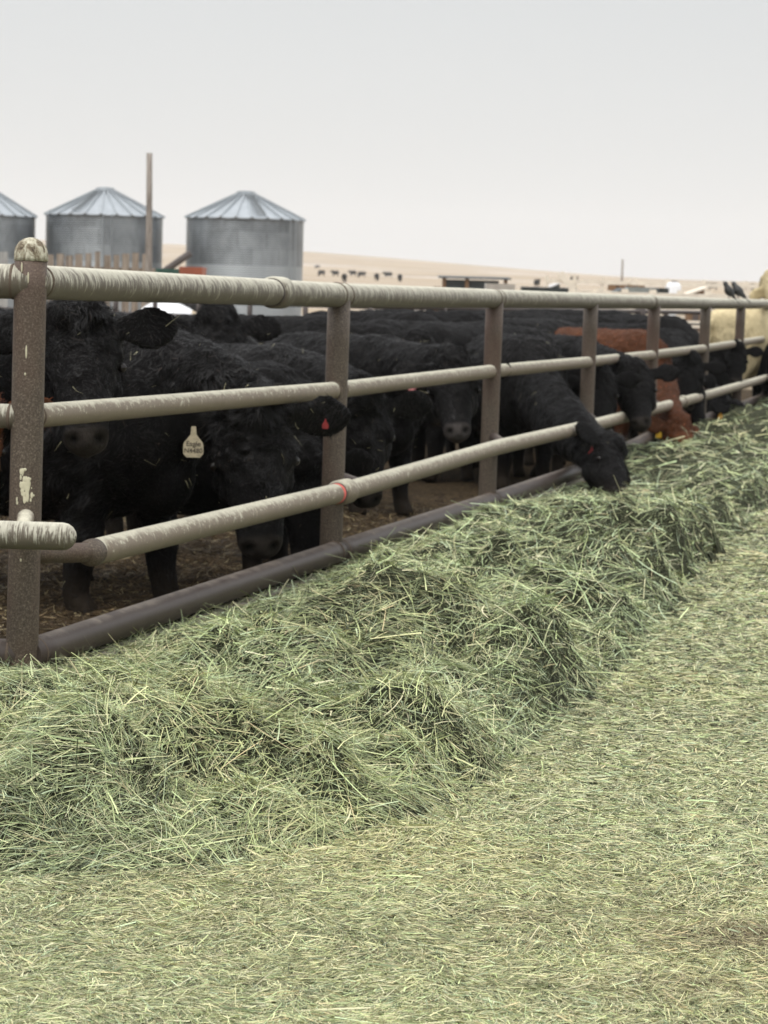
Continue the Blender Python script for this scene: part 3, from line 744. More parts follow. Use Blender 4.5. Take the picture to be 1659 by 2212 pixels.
        si = rs.integers(0, fur, ns); Ls = rs.uniform(.015, .06, ns); L[si] = Ls; Wd[si] = rs.uniform(.0015, .003, ns); Cc[si] = np.array([.50, .46, .28])*rs.uniform(.4, 1.1, ns)[:, None]
        P[si] = P[si]+Nn[si]*.018; D[si] = nrm(D[si]+rs.normal(0, .8, (ns, 3)))
        coat = blades(P, D, Nn, L, Wd, Bn, 2, .25, Cc)
    return out, coat, (poll, Hf, s)

def make_tag(parent, p, d_out, down, mt, name='ear_tag', size=1.0, text=None):
    """flat plastic tag: narrow neck widening to an octagonal panel. p: ear point, down: hanging direction, d_out: facing"""
    down = down/np.linalg.norm(down); f = d_out-down*(d_out @ down); f /= np.linalg.norm(f); r = np.cross(f, down)
    out = [(-.006, 0), (.006, 0), (.008, .022), (.024, .042), (.0265, .050), (.0265, .072), (.018, .082), (-.018, .082), (-.0265, .072), (-.0265, .050), (-.024, .042), (-.008, .022)]
    V = [p+r*x*size+down*y*size+f*t for t in (.0015, -.0015) for x, y in out]; n = len(out)
    mb = MB().add(V, [tuple(range(n)), tuple(range(2*n-1, n-1, -1))]+[(i, n+i, n+(i+1) % n, (i+1) % n) for i in range(n)])
    t = mb.build(name, M[mt], parent)
    if text:
        for line, y, sz in text:
            cu = bpy.data.curves.new('txt', 'FONT'); cu.body = line; cu.size = sz*size; cu.align_x = 'CENTER'; cu.offset = .0004
            to = bpy.data.objects.new('txt', cu); COL.objects.link(to)
            dg = bpy.context.evaluated_depsgraph_get(); tm = bpy.data.meshes.new_from_object(to.evaluated_get(dg)); bpy.data.objects.remove(to)
            o = bpy.data.objects.new('lettering', tm); COL.objects.link(o); tm.materials.clear(); tm.materials.append(M['ink']); o.parent = t
            mm = Matrix([list(-r)+[0], list(-down)+[0], list(f)+[0], [0, 0, 0, 1]]).transposed().to_3x3().to_4x4() if False else None
            R3 = np.stack([-np.cross(down, -f)*1.0, -down, f], 1)
            xax = np.cross(-down, f); R3 = np.stack([xax, -down, f], 1)
            mw = Matrix(R3.tolist()).to_4x4(); mw.translation = Vector(p+down*y*size+f*.0025); o.matrix_local = mw
    return t

def cow(name, label, X, Y, hd, poll_px, muz_px, s=.90, color=BLACK, fur=0, voxel=.018, seed=1, group=None, tags=(), eyes=True, roll=0., ears=(0., 0.), legshift=.06, fat=1.0, cat='cow', z=-.15, face=None, pale=False):
    """X, Y: ground point below the withers; hd: direction it faces; poll_px/muz_px: (x, y, distance) where the head is seen"""
    hd = np.array(hd, float); hd /= np.linalg.norm(hd); rz = math.atan2(hd[1], hd[0])
    root = thing(name, label, cat, (X-hd[0]*.42*s, Y-hd[1]*.42*s, z), rz, group); root.scale = (s, s, s)
    Ri = np.array([[hd[0], hd[1], 0], [-hd[1], hd[0], 0], [0, 0, 1]])
    loc = np.array(root.location)
    def L(p): return Ri @ (np.array(p)-loc)/s
    pw, mw = at(*poll_px), at(*muz_px)
    pl, mz = L(pw), L(mw)
    d = mz-pl; ln = np.linalg.norm(d); mz = pl+d/ln*.55       # head length
    fw = np.array([*(face if face is not None else -pw[:2]/np.linalg.norm(pw[:2])), 0.])
    me, coat, (p0, Hf, hs) = build_cow_mesh(pl, mz, Ri @ fw, seed, voxel, color, roll, ears, legshift, fat, fur, pale=pale)
    b_ = bpy.data.objects.new('body', me); COL.objects.link(b_); b_.parent = root
    if coat is not None: tag(fast_mesh('coat', coat[0], coat[1], M['fur'], parent=root, colors=coat[2]), kind='stuff')
    def hp(x, y, zz): return p0+Hf[:, 0]*x*hs+Hf[:, 1]*y*HS+Hf[:, 2]*zz*HS
    if eyes:
        for sd in (-1, 1): MB().ball(hp(.185, sd*.134, -.092), .0155*HS, 12, 8).build('eye', M['eye'], root, True)
    for tg in tags:
        sd, mt, txt = tg[:3]; tsz = tg[3] if len(tg) > 3 else 1.1
        dl = Ri @ np.array([0, 0, -1.]); sd_, t_ = (sd if isinstance(sd, tuple) else (sd, .13))
        p = hp(.02, sd_*(.115+t_), -.085-.02)
        hold = p+np.array([0, 0, -.0]); cam_l = Ri @ np.array([-pw[0], -pw[1], CAMZ-pw[2]])
        make_tag(root, hold+cam_l/np.linalg.norm(cam_l)*.06, cam_l, np.array([0, 0, -1.])+.1*Hf[:, 1]*0, mt, size=tsz, text=txt)
    return root
GRP = 'cattle in the pen'
TXT = [('Eagle', .052, .019), ('N4480', .070, .0175)]
FQ = 1.0
B1 = cow('cow', 'curly headed black cow staring at the camera just right of the nearest post', -2.0, 10.25, (1, -.25), (168, 676, 9.85), (190, 930, 9.45), .98, fur=int(60000*FQ), voxel=.013, seed=3, group=GRP, ears=(.1, .1))
C1 = cow('cow', 'black cow with a dirty white ear tag, head lowered between the first two posts', -1.27, 11.85, (.8, -.42), (545, 880, 11.5), (564, 1120, 11.3), 1.15, fur=int(80000*FQ), voxel=.013, seed=5, group=GRP,
         tags=(((-1, .075), 'tag_white', TXT, 1.55), ((1, .13), 'tag_red', None, .5)), legshift=.12, z=-.2)
E1 = cow('cow', 'black cow wedged behind the one with the white tag, mostly hidden', -.62, 12.88, (.95, -.08), (655, 990, 12.55), (668, 1190, 12.45), .92, fur=int(16000*FQ), seed=6, group=GRP)
D1 = cow('cow', 'black cow showing only forehead and ears over another back, yellow tag in one ear', -1.10, 16.2, (.12, -.99), (470, 680, 15.3), (474, 800, 15.0), 1.0, fur=int(26000*FQ), seed=8, group=GRP, tags=(((-1, .12), 'tag_yellow', None),))
F1 = cow('cow', 'shaggy black cow with its head lowered right behind the second post', -.60, 14.0, (.85, -.5), (780, 862, 13.4), (797, 1100, 13.2), .97, fur=int(60000*FQ), voxel=.014, seed=9, group=GRP)
G1 = cow('cow', 'black cow facing the camera with a pale nose and a pink ear tag', -.05, 17.2, (.6, -.8), (975, 775, 16.3), (991, 915, 15.85), .98, fur=int(40000*FQ), voxel=.016, seed=12, group=GRP, tags=(((-1, .10), 'tag_pink', None),), ears=(.05, .05), pale=True)
H1 = cow('cow', 'black cow reaching out under the neck rail to eat, small red ear tag', 1.10, 19.75, (.25, -.97), (1328, 962, 18.05), (1384, 1082, 17.55), .97, fur=int(36000*FQ), voxel=.016, seed=14, group=GRP, tags=(((-1, .0), 'tag_red', None),), fat=1.1, face=(1, -.15))
J1 = cow('cow', 'black cow looking out between the fourth and fifth posts', 1.68, 21.8, (.2, -.98), (1366, 795, 20.4), (1380, 890, 20.0), .95, fur=int(12000*FQ), seed=15, group=GRP, roll=.12)
I1 = cow('cow', 'black cow with its face half hidden behind the fourth post', 1.0, 21.3, (.3, -.95), (1292, 805, 20.0), (1302, 900, 19.7), .86, fur=int(10000*FQ), seed=16, group=GRP)
K1 = cow('cow', 'red brown cow eating hay with its head out under the neck rail', 2.45, 24.2, (.68, -.73), (1470, 908, 22.85), (1530, 1000, 22.5), 0.98, color=RED, fur=int(26000*FQ), seed=18, group=GRP, tags=(((-1, .05), 'tag_yellow', None),), face=(.75, -.65))
L1 = cow('cow', 'black cow with its head just above the neck rail between the fifth and sixth posts', 3.0, 26.3, (.1, -.99), (1490, 775, 25.1), (1482, 868, 24.7), .94, fur=int(9000*FQ), seed=19, group=GRP)
N1 = cow('cow', 'black cow with an orange ear tag eating with its head out by the sixth post', 3.3, 28.9, (.2, -.98), (1590, 878, 27.2), (1654, 928, 26.8), .95, fur=int(9000*FQ), seed=21, group=GRP, tags=(((-1, .05), 'tag_orange', None),), face=(.85, -.5))
M1 = cow('cow', 'smaller black cow with raised ears standing behind the seventh post', 4.0, 30.2, (.0, -1), (1590, 748, 29.2), (1590, 840, 28.8), .80, fur=int(6000*FQ), seed=22, group=GRP)
O1 = cow('cow', 'black cow eating at the far right edge of the picture', 5.3, 32.6, (.15, -.99), (1664, 880, 31), (1674, 925, 30.6), .85, seed=23, group=GRP, voxel=.025)
A1 = cow('cow', 'black cow left of the nearest post with a yellow tag in its ear', -2.55, 13.2, (.3, -.95), (-118, 700, 12.2), (-122, 850, 11.9), 1.0, fur=int(14000*FQ), seed=25, group=GRP, tags=(((1, .10), 'tag_yellow', None),))
R1 = cow('cow', 'red brown cow barely in view at the left edge beside the nearest post', -3.1, 9.48, (1, .0), (-78, 862, 9.35), (-84, 1060, 9.25), .88, color=RED*.9, fur=int(16000*FQ), seed=27, group=GRP)
Y1 = cow('cow', 'tall cream coloured cow standing behind the black cattle at the far right', 5.45, 33.7, (.76, .65), (1672, 598, 34.6), (1722, 650, 34.5), 1.16, color=CREAM, seed=29, group=GRP, voxel=.02)
# animals standing deeper in the pen
k = 0
for px_, y_, d, hd, s_, lb in ((700, 672, 19.0, (.9, -.4), .97, 'black cow standing behind the second post with its rump to the left'),
                       (820, 676, 21.2, (-.85, -.5), .94, 'black cow mostly hidden in the herd just right of the second post'),
                       (905, 672, 23.6, (.8, -.6), .98, 'black cow in the herd with a hump of shoulder below the top rail'),
                       (930, 690, 20.6, (-.75, -.65), .93, 'black cow with straw scattered on its back behind the one with the pink tag'),
                       (1075, 680, 24.5, (-.6, -.8), .95, 'black cow seen behind the third post'),
                       (1010, 668, 27.5, (.9, .2), .98, 'black cow at the back of the herd left of the third post'),
                       (1190, 672, 29.0, (.8, -.5), .98, 'black cow at the back of the herd right of the third post'),
                       (1310, 690, 27.2, (.7, -.7), .97, 'black cow standing beyond the red brown back'),
                       (1330, 678, 31.5, (.95, -.2), 1.0, 'black cow in the back row near the fourth post'),
                       (1450, 698, 30.2, (.6, -.8), .97, 'black cow in the back row right of the fifth post'),
                       (1395, 712, 25.9, (.5, -.85), .92, 'black cow between the red brown one and the fifth post')):
    s_ += .09; p = at(px_, 700, d); hd = np.array(hd); hd = hd/np.linalg.norm(hd)
    pl = np.array([p[0], p[1], 0])+np.array([*hd, 0])*.78*s_+[0, 0, (.80 if k % 4 else 1.12)*s_-.15]; mz_ = pl+np.array([*hd, 0])*.25+[0, 0, -.35]
    def topx(q):
        v = (q-CAM) @ M3; return (W0/2+F0*v[0]/-v[2], H0/2-F0*v[1]/-v[2], q[1])
    cow('cow', lb, p[0], p[1], hd, topx(pl), topx(mz_), s_, seed=40+k, voxel=.022, group=GRP, fur=int(9000*FQ) if d < 25 else 0, eyes=d < 24, face=tuple(hd))
    k += 1

# ------------------------------------------------------------------ two blackbirds on the top rail
m, nt, b = mat('black plumage', (.02, .02, .018), .45); M['plume'] = m
def bird(label, pos, rz, pitch, sc=1.0):
    root = thing('blackbird', label, 'bird', pos, rz, 'blackbirds on the top rail'); root.scale = (sc,)*3
    mb = MB(); Y_ = np.array([0, 1., 0])
    ax = np.array([math.cos(pitch), 0, math.sin(pitch)]); up = np.array([-math.sin(pitch), 0, math.cos(pitch)])
    c0 = np.array([0, 0, .085])
    R_ = [(c0+ax*x+up*z, Y_, up, w_*1.25, h_*1.25, h_*1.25) for x, z, w_, h_ in ((-.095, .0, .006, .005), (-.07, 0, .022, .018), (-.03, 0, .037, .036), (.01, 0, .040, .042), (.045, .005, .032, .034), (.07, .014, .023, .024), (.092, .022, .024, .024), (.112, .024, .018, .018), (.122, .023, .006, .006))]
    loft(mb, R_, 14); mb.build('body', M['plume'], root, True)
    mb = MB(); loft(mb, [(c0+ax*x+up*z, Y_, up, w_, h_, h_) for x, z, w_, h_ in ((-.19, .002, .016, .003), (-.14, .0, .016, .004), (-.08, .0, .014, .006))], 8); mb.build('tail', M['plume'], root, True)
    mb = MB(); p = c0+ax*.118+up*.022; loft(mb, [(p+ax*x, Y_, up, w_, w_, w_) for x, w_ in ((0, .006), (.012, .004), (.026, .0008))], 8); mb.build('beak', M['hoof'], root, True)
    for sd in (-1, 1):
        mb = MB(); loft(mb, [(c0+ax*x+up*z+Y_*sd*.034, Y_, up, .006, h_, h_) for x, z, h_ in ((-.12, -.004, .004), (-.08, .0, .016), (-.02, .005, .028), (.03, .008, .024), (.05, .008, .008))], 10); mb.build('wing', M['plume'], root, True)
        mb = MB(); mb.pipe([(0, sd*.016, .055), (.004, sd*.016, .025), (.0, sd*.016, .0)], .0028, 8); mb.pipe([(-.012, sd*.016, .001), (.018, sd*.016, .001)], .0025, 6); mb.build('leg', M['hoof'], root, True)
def railtop(x):     # on top of the top rail at picture column x
    for a_, b_ in zip(TOPP[:-1], TOPP[1:]):
        fa = lambda q: ((q-CAM) @ M3); xa = [W0/2+F0*v[0]/-v[2] for v in (fa(a_), fa(b_))]
        if xa[0] <= x <= xa[1]:
            lo, hi = 0, 1
            for _ in range(40):
                m_ = (lo+hi)/2; v = fa(a_+(b_-a_)*m_)
                if W0/2+F0*v[0]/-v[2] < x: lo = m_
                else: hi = m_
            return a_+(b_-a_)*lo+np.array([0, 0, .059])
b1, b2 = railtop(1574), railtop(1594)
bird('dark bird in front with its head drawn in, perched on the top rail', b1, R(165), R(48), 1.0)
bird('dark bird behind the other one with its back hunched, perched on the top rail', b2, R(150), R(40), 1.08)

# ------------------------------------------------------------------ behind the pen: panel fence, board fence, bins, pole
pf = thing('panel_fence', 'thin dark steel panel fence along the back of the pen', 'fence', (0, 0, 0))
cols = [(-130, 37), (-40, 36), (40, 35), (150, 34.5), (250, 34), (335, 33.5), (430, 33), (540, 32.4), (660, 32), (800, 32), (960, 33), (1120, 34.5), (1290, 36.5), (1384, 38), (1560, 41), (1720, 44)]
pts = [at(x, 655, d) for x, d in cols]
for p in pts:
    big = abs((p-CAM)[0]/(p-CAM)[1]-at(1384, 655, 38)[0]/38) < .002
    r_ = .085 if big else .034
    mb = MB(); mb.pipe([(p[0], p[1], -.05), (p[0], p[1], 1.22 if not big else 1.30)], r_, 12); mb.build('post', M['dark'], pf, True)
for z_, r_, c_ in ((1.21, .032, 1), (1.02, .016, 0), (.83, .016, 0), (.62, .016, 0), (.4, .016, 0)):
    mb = MB(); mb.pipe([(p[0], p[1], z_) for p in pts], r_, 10, sub=5); mb.build('rail', M['dark'], pf, True)

m, nt, b = mat('weathered boards', rough=.9)
ob = coord(nt, 'Object'); g = noise(nt, ob, 3, 5, .7, (4, 4, .35)); g2 = noise(nt, ob, 1.6, 2, .5)
nt.links.new(mixc(nt, g2, ramp(nt, g, [(.35, (.16, .135, .11)), (.65, (.42, .38, .33))]), ramp(nt, g, [(.35, (.13, .09, .06)), (.65, (.33, .25, .18))])), b.inputs['Base Color']); bump(nt, b, g, .6, .02); M['boards'] = m
m, nt, b = mat('grey boards', rough=.9)
ob = coord(nt, 'Object'); g = noise(nt, ob, 3, 5, .7, (4, 4, .35))
nt.links.new(ramp(nt, g, [(.35, (.20, .20, .19)), (.65, (.46, .45, .43))]), b.inputs['Base Color']); M['greyboards'] = m
def board_fence(label, xa, xb, d, ytop, step, gap, jitter, mt, name='board_fence'):
    a_, b_ = at(xa, ytop, d), at(xb, ytop, d); L_ = b_[0]-a_[0]; f = thing(name, label, 'fence', (a_[0], d, 0))
    mb = MB(); n_ = int(L_/step)
    for i_ in range(n_):
        h_ = a_[2]+(b_[2]-a_[2])*i_/n_+random.uniform(-jitter, jitter)
        mb.box((i_*step+step/2, random.uniform(-.01, .01), h_/2), (step-gap*random.uniform(.5, 1.3), .03, h_), tilt=(random.uniform(-.012, .012), 'Y'))
    mb.build('boards', mt, f)
    mb = MB()
    for z_ in (.4, 1.1, 1.75): mb.box((L_/2, .045, z_), (L_, .04, .14))
    mb.build('cross_rails', mt, f)
    for i_ in range(int(L_/2.4)+1): mb = MB(); mb.box((i_*2.4+.1, .13, 1.0), (.13, .12, 2.0)); mb.build('post', mt, f)
board_fence('tall slatted windbreak fence of weathered boards with gaps, below the middle grain bin', 100, 336, 62, 548, .235, .09, .05, M['boards'])
board_fence('grey solid board fence at the left edge below the leftmost grain bin', -150, 34, 61, 545, .24, .015, .04, M['greyboards'])

m, nt, b = mat('galvanised bin wall', rough=.42, metal=.55)
uv = coord(nt, 'UV')
mpn = N(nt, 'ShaderNodeMapping'); mpn.inputs['Scale'].default_value = (6.5, 1/.81, 1); nt.links.new(uv, mpn.inputs[0])
br = N(nt, 'ShaderNodeTexBrick'); br.offset = .5; br.squash = 1
br.inputs['Scale'].default_value = 1; br.inputs['Mortar Size'].default_value = .008; br.inputs['Brick Width'].default_value = .5; br.inputs['Row Height'].default_value = 1
br.inputs['Color1'].default_value = (.14, .155, .165, 1); br.inputs['Color2'].default_value = (.27, .295, .31, 1); br.inputs['Mortar'].default_value = (.13, .14, .15, 1)
nt.links.new(mpn.outputs[0], br.inputs['Vector'])
g = noise(nt, uv, 1, 4, .65, (22, .6, 1))
sp = N(nt, 'ShaderNodeSeparateXYZ'); nt.links.new(uv, sp.inputs[0])
newer = N(nt, 'ShaderNodeMapRange'); newer.inputs['From Min'].default_value = 2.46; newer.inputs['From Max'].default_value = 2.43; nt.links.new(sp.outputs['Y'], newer.inputs[0])
c = mixc(nt, .45, br.outputs[0], ramp(nt, g, [(.35, (.11, .12, .13)), (.68, (.33, .36, .38))]))
c = mixc(nt, math_(nt, 'MULTIPLY', newer.outputs[0], .8), c, (.36, .39, .41))
nt.links.new(c, b.inputs['Base Color'])
wv = N(nt, 'ShaderNodeTexWave', Scale=1.0); wv.bands_direction = 'Y'; mp2 = N(nt, 'ShaderNodeMapping'); mp2.inputs['Scale'].default_value = (1, 2.95, 1); nt.links.new(uv, mp2.inputs[0]); nt.links.new(mp2.outputs[0], wv.inputs[0])
bump(nt, b, wv.outputs[0], .6, .03); M['bin'] = m
m, nt, b = mat('galvanised bin roof', rough=.5, metal=.3)
g = noise(nt, coord(nt), 1.2, 4, .6); nt.links.new(ramp(nt, g, [(.3, (.29, .315, .335)), (.7, (.38, .41, .435))]), b.inputs['Base Color']); M['binroof'] = m
D_BIN = 120.
def grain_bin(label, x, yeave, ypeak, halfpx, d, rot):
    e = at(x, yeave, d); pk = at(x, ypeak, d); rr = halfpx/F0*d*.995; root = thing('grain_bin', label, 'grain bin', (e[0], d, 0), rot, 'galvanised grain bins')
    mb = MB(); mb.lathe([(rr, -.1)]+[(rr+(.012 if k_ % 2 else 0), e[2]*k_/60) for k_ in range(61)], 72); mb.build('wall', M['bin'], root, True)
    hz = pk[2]-e[2]; n_ = 24
    mb = MB(); V = []; Fc = []
    for k_ in range(n_*4):
        a_ = 2*math.pi*k_/(n_*4); lift = .045 if k_ % 4 == 0 else 0
        V.append(((rr+.10)*math.cos(a_), (rr+.10)*math.sin(a_), e[2]-.05+lift)); V.append((.42*math.cos(a_), .42*math.sin(a_), pk[2]-.12+lift))
    m_ = n_*4; Fc = [(2*k_, 2*((k_+1) % m_), 2*((k_+1) % m_)+1, 2*k_+1) for k_ in range(m_)]
    mb.add(V, Fc+[tuple(2*k_ for k_ in range(m_))[::-1]]); roof = mb.build('roof', M['binroof'], root)
    mb = MB(); mb.lathe([(.46, pk[2]-.22), (.46, pk[2]+.02), (.34, pk[2]+.07), (.02, pk[2]+.10)], 24); mb.build('cap', M['bin'], roof, True)
    mb = MB()
    for k_ in range(n_):
        a_ = 2*math.pi*k_/n_; mb.beam(((rr+.12)*math.cos(a_), (rr+.12)*math.sin(a_), e[2]+.01), (.43*math.cos(a_), .43*math.sin(a_), pk[2]-.04), .07, .07)
    mb.build('ribs', M['bin'], roof)
    mb = MB()      # rungs climbing the roof
    a_ = -math.pi/2-rot+R(20 if x > 400 else -25)
    for k_ in range(9):
        t_ = .12+k_*.09; r_ = (rr+.1)*(1-t_)+.42*t_; z_ = (e[2])*(1-t_)+pk[2]*t_+.07; w_ = .22
        p_ = np.array([r_*math.cos(a_), r_*math.sin(a_), z_]); q_ = np.array([-math.sin(a_), math.cos(a_), 0])*w_
        mb.beam(p_-q_, p_+q_, .09, .05)
    mb.build('roof_ladder', M['bin'], roof)
    mb = MB()      # side ladder
    p0_ = a_+.6
    for off in (-.2, .2):
        q_ = np.array([(rr+.12)*math.cos(p0_)-math.sin(p0_)*off, (rr+.12)*math.sin(p0_)+math.cos(p0_)*off]); mb.beam((q_[0], q_[1], .3), (q_[0], q_[1], e[2]), .04, .04)
    mb.build('ladder', M['bin'], root)
    return root
grain_bin('galvanised steel grain bin cut off by the left edge of the picture', -46, 465, 398, 121, 119, .3)
grain_bin('middle galvanised grain bin, the one standing behind the bare wooden pole', 226, 466, 408, 125, 120, 1.1)
grain_bin('rightmost galvanised grain bin with a pale band of newer sheets round its foot', 530, 473, 416, 126, 120.5, 2.0)
m, nt, b = mat('grey pole wood', rough=.9); g = noise(nt, coord(nt), 4, 5, .7, (6, 6, .5)); nt.links.new(ramp(nt, g, [(.35, (.15, .125, .105)), (.7, (.40, .36, .32))]), b.inputs['Base Color']); bump(nt, b, g, .6, .02); M['pole'] = m
pt = at(323, 331, 58); pb = at(320.5, 700, 58)
pole = MB(); dpx = pt[0]-pb[0]; pole.pipe([(0, 0, -.2), (dpx*1.0, 0, pt[2])], [.105, .068], 16, sub=1.0, wob=.012)
tag(pole.build('wooden_pole', M['pole'], None, True), 'bare weathered wooden pole standing in front of the middle grain bin', 'pole').location = (pb[0], 58, 0)

# farm clutter between pen and bins
def cmat(name, c, r=.6, metal=0):
    m, nt, b = mat(name, c, r, metal); nn = noise(nt, coord(nt), 3, 4, .7)
    nt.links.new(mixc(nt, nn, tuple(x*.6 for x in c), tuple(min(1, x*1.25) for x in c)), b.inputs['Base Color']); M[name] = m; return m
cmat('red paint', (.42, .13, .075)); cmat('green paint', (.05, .14, .11)); cmat('white sheet', (.85, .87, .90), .5); cmat('straw heap', (.42, .34, .24), .95)
cmat('dark sheet', (.06, .075, .08), .5); cmat('brown timber', (.22, .13, .07), .9); cmat('pale timber', (.86, .74, .62), .9); cmat('white paint', (.82, .82, .82), .5); cmat('rubber', (.02, .02, .02), .9); cmat('pale blue paint', (.50, .58, .60), .6)
def wheel(mb, x, y, r, w_=.25): 
    V = [(x+r*math.cos(2*math.pi*k_/18)*f, y+s_*w_/2, r+r*math.sin(2*math.pi*k_/18)*f) for s_, f in ((-1, .6), (-1, .95), (-.8, 1), (.8, 1), (1, .95), (1, .6)) for k_ in range(18)]
    mb.add(V, [(k_*18+j, k_*18+(j+1) % 18, (k_+1)*18+(j+1) % 18, (k_+1)*18+j) for k_ in range(5) for j in range(18)]+[tuple(range(18)), tuple(90+j for j in range(18))[::-1]])
def wagon(label, x, ytop, d, wpx, body_m, name='grain_wagon', cat='wagon'):
    p = at(x, ytop, d); wd = wpx/F0*d; g = thing(name, label, cat, (p[0], d, 0)); h_ = p[2]
    a_, b_ = wd/2, 1.0; V = [(-a_, -b_, h_), (a_, -b_, h_), (a_, b_, h_), (-a_, b_, h_), (-a_*.72, -b_*.7, .95), (a_*.72, -b_*.7, .95), (a_*.72, b_*.7, .95), (-a_*.72, b_*.7, .95)]
    V += [(x_*.93, y_*.93, z_) for x_, y_, z_ in V[:4]]+[(x_*.9, y_*.9, h_-.5) for x_, y_, z_ in V[:4]]
    mb = MB().add(V, [(0, 4, 5, 1), (1, 5, 6, 2), (2, 6, 7, 3), (3, 7, 4, 0), (4, 7, 6, 5), (0, 1, 9, 8), (1, 2, 10, 9), (2, 3, 11, 10), (3, 0, 8, 11), (8, 9, 13, 12), (9, 10, 14, 13), (10, 11, 15, 14), (11, 8, 12, 15), (12, 13, 14, 15)]); mb.build('box', body_m, g)
    mb = MB(); mb.box((0, 0, .8), (wd*.9, .8, .16)); mb.box((0, -.72, h_*.6), (.08, .06, h_*.5)); mb.build('chassis', M['dark'], g)
    for x_ in (-a_*.6, a_*.6):
        for y_ in (-.85, .85): mb = MB(); wheel(mb, x_, y_, .42); mb.build('wheel', M['rubber'], g)
wagon('orange red farm wagon parked in front of the rightmost grain bin', 417, 577, 82, 50, M['red paint'])
wagon('dark green farm wagon parked between the pole and the red wagon', 366, 581, 84, 56, M['green paint'])
au = thing('grain_auger', 'dark slanted auger tube leaning against the rightmost grain bin', 'auger', (at(395, 560, 112)[0], 112, 0))
a_, b_ = rel(at(345, 592, 112)), None
p0_ = at(335, 600, 112)-np.array(au.location); p1_ = at(412, 546, 112)-np.array(au.location)
MB().pipe([p0_, p1_], .16, 12, sub=.5).build('tube', M['dark'], au, True)
mb = MB(); mb.beam(((p0_+p1_)/2), ((p0_+p1_)/2*np.array([1, 1, 0])+[.3, .6, -.05]), .07, .07); mb.beam(((p0_+p1_)/2), ((p0_+p1_)/2*np.array([1, 1, 0])+[.3, -.6, -.05]), .07, .07); mb.build('leg', M['dark'], au)
# sheeted heap
hpz = at(372, 655, 50)
n_ = 20; hp_o = thing('sheeted_heap', 'tan heap half covered with a white sheet, seen under the top rail', 'heap', (hpz[0], 50, 0))
def mound(name, a0, b0, h0, cx, cz, mt, seed, cut=-1):
    V = []; Fc = []; m_ = 24
    for i_ in range(n_+1):
        for j in range(m_):
            t_ = i_/n_; r_ = t_; a_ = 2*math.pi*j/m_; z_ = h0*math.cos(t_*math.pi/2)**.8
            V.append((cx+a0*r_*math.cos(a_), b0*r_*math.sin(a_), z_+cz))
    V = np.array(V); V[:, 2] += .06*fbm(V, 2.2, 3, seed)
    Fc = [(i_*m_+j, (i_+1)*m_+j, (i_+1)*m_+(j+1) % m_, i_*m_+(j+1) % m_) for i_ in range(n_) for j in range(m_)]
    MB().add(V, Fc).build(name, mt, hp_o, True)
mound('heap', 1.15, .9, .96, .15, 0, M['straw heap'], 1)
mound('sheet', .62, .7, .34, -.12, .78, M['white sheet'], 2)

# sheds and corral right of centre
sh = thing('cattle_shed', 'low dark shed with a brown end wall, beyond the top rail', 'shed', (at(1024, 600, 95)[0], 95, 0))
p_ = at(1024, 598, 95); w_ = 142/F0*95
mb = MB(); mb.box((0, 0, p_[2]-.03), (w_+.2, 2.6, .06), tilt=(.02, 'X')); mb.build('roof', M['dark sheet'], sh)
mb = MB(); mb.box((-.15, -.9, p_[2]/2-.05), (w_*.84, .08, p_[2]-.16)); mb.build('front_wall', M['dark sheet'], sh)
mb = MB(); mb.box((-w_/2-.14, 0, p_[2]*.4), (.28, 1.8, p_[2]*.8)); mb.build('end_wall', M['brown timber'], sh)
for x_ in (-w_/2+.1, -.3, w_/2-.1): mb = MB(); mb.box((x_, -1.1, p_[2]/2-.04), (.14, .14, p_[2]-.08)); mb.build('post', M['brown timber'], sh)
def table_bunk(label, x0, x1, y, d, mt, leg='dark', name='feed_bunk', h=.28):
    a_, b_ = at(x0, y, d), at(x1, y, d); L_ = b_[0]-a_[0]; o_ = thing(name, label, 'feed bunk', ((a_[0]+b_[0])/2, d, 0)); z_ = a_[2]
    V = [(sx*L_/2*f, sy*.5*f2, zz) for zz, f, f2 in ((z_, 1, 1), (z_-h, .97, .6)) for sx, sy in ((-1, -1), (1, -1), (1, 1), (-1, 1))]
    V += [(sx*L_/2*.97, sy*.44, z_) for sx, sy in ((-1, -1), (1, -1), (1, 1), (-1, 1))]+[(sx*L_/2*.95, sy*.3, z_-h+.05) for sx, sy in ((-1, -1), (1, -1), (1, 1), (-1, 1))]
    q = [(0, 4, 5, 1), (1, 5, 6, 2), (2, 6, 7, 3), (3, 7, 4, 0), (4, 7, 6, 5)]+[(k_, (k_+1) % 4, 8+(k_+1) % 4, 8+k_) for k_ in range(4)]+[(8+k_, 8+(k_+1) % 4, 12+(k_+1) % 4, 12+k_) for k_ in range(4)]+[(12, 13, 14, 15)]
    MB().add(V, q).build('trough', mt, o_)
    for sx in (-.9, .9):
        for sy in (-.3, .3): mb = MB(); mb.box((sx*L_/2, sy, (z_-h)/2), (.1, .1, z_-h)); mb.build('leg', M[leg], o_)
table_bunk('pale feed bunk right beside the dark shed', 1048, 1112, 612, 88, M['white paint'])
table_bunk('long dark feed bunk right of the dark shed', 1126, 1242, 619, 80, M['dark sheet'], h=.5)
table_bunk('pale blue grey stock trough beyond the fifth post', 1352, 1418, 620, 85, M['pale blue paint'], h=.35)
table_bunk('small dark trough right next to the pale blue grey one', 1420, 1442, 622, 84, M['dark sheet'], h=.4)
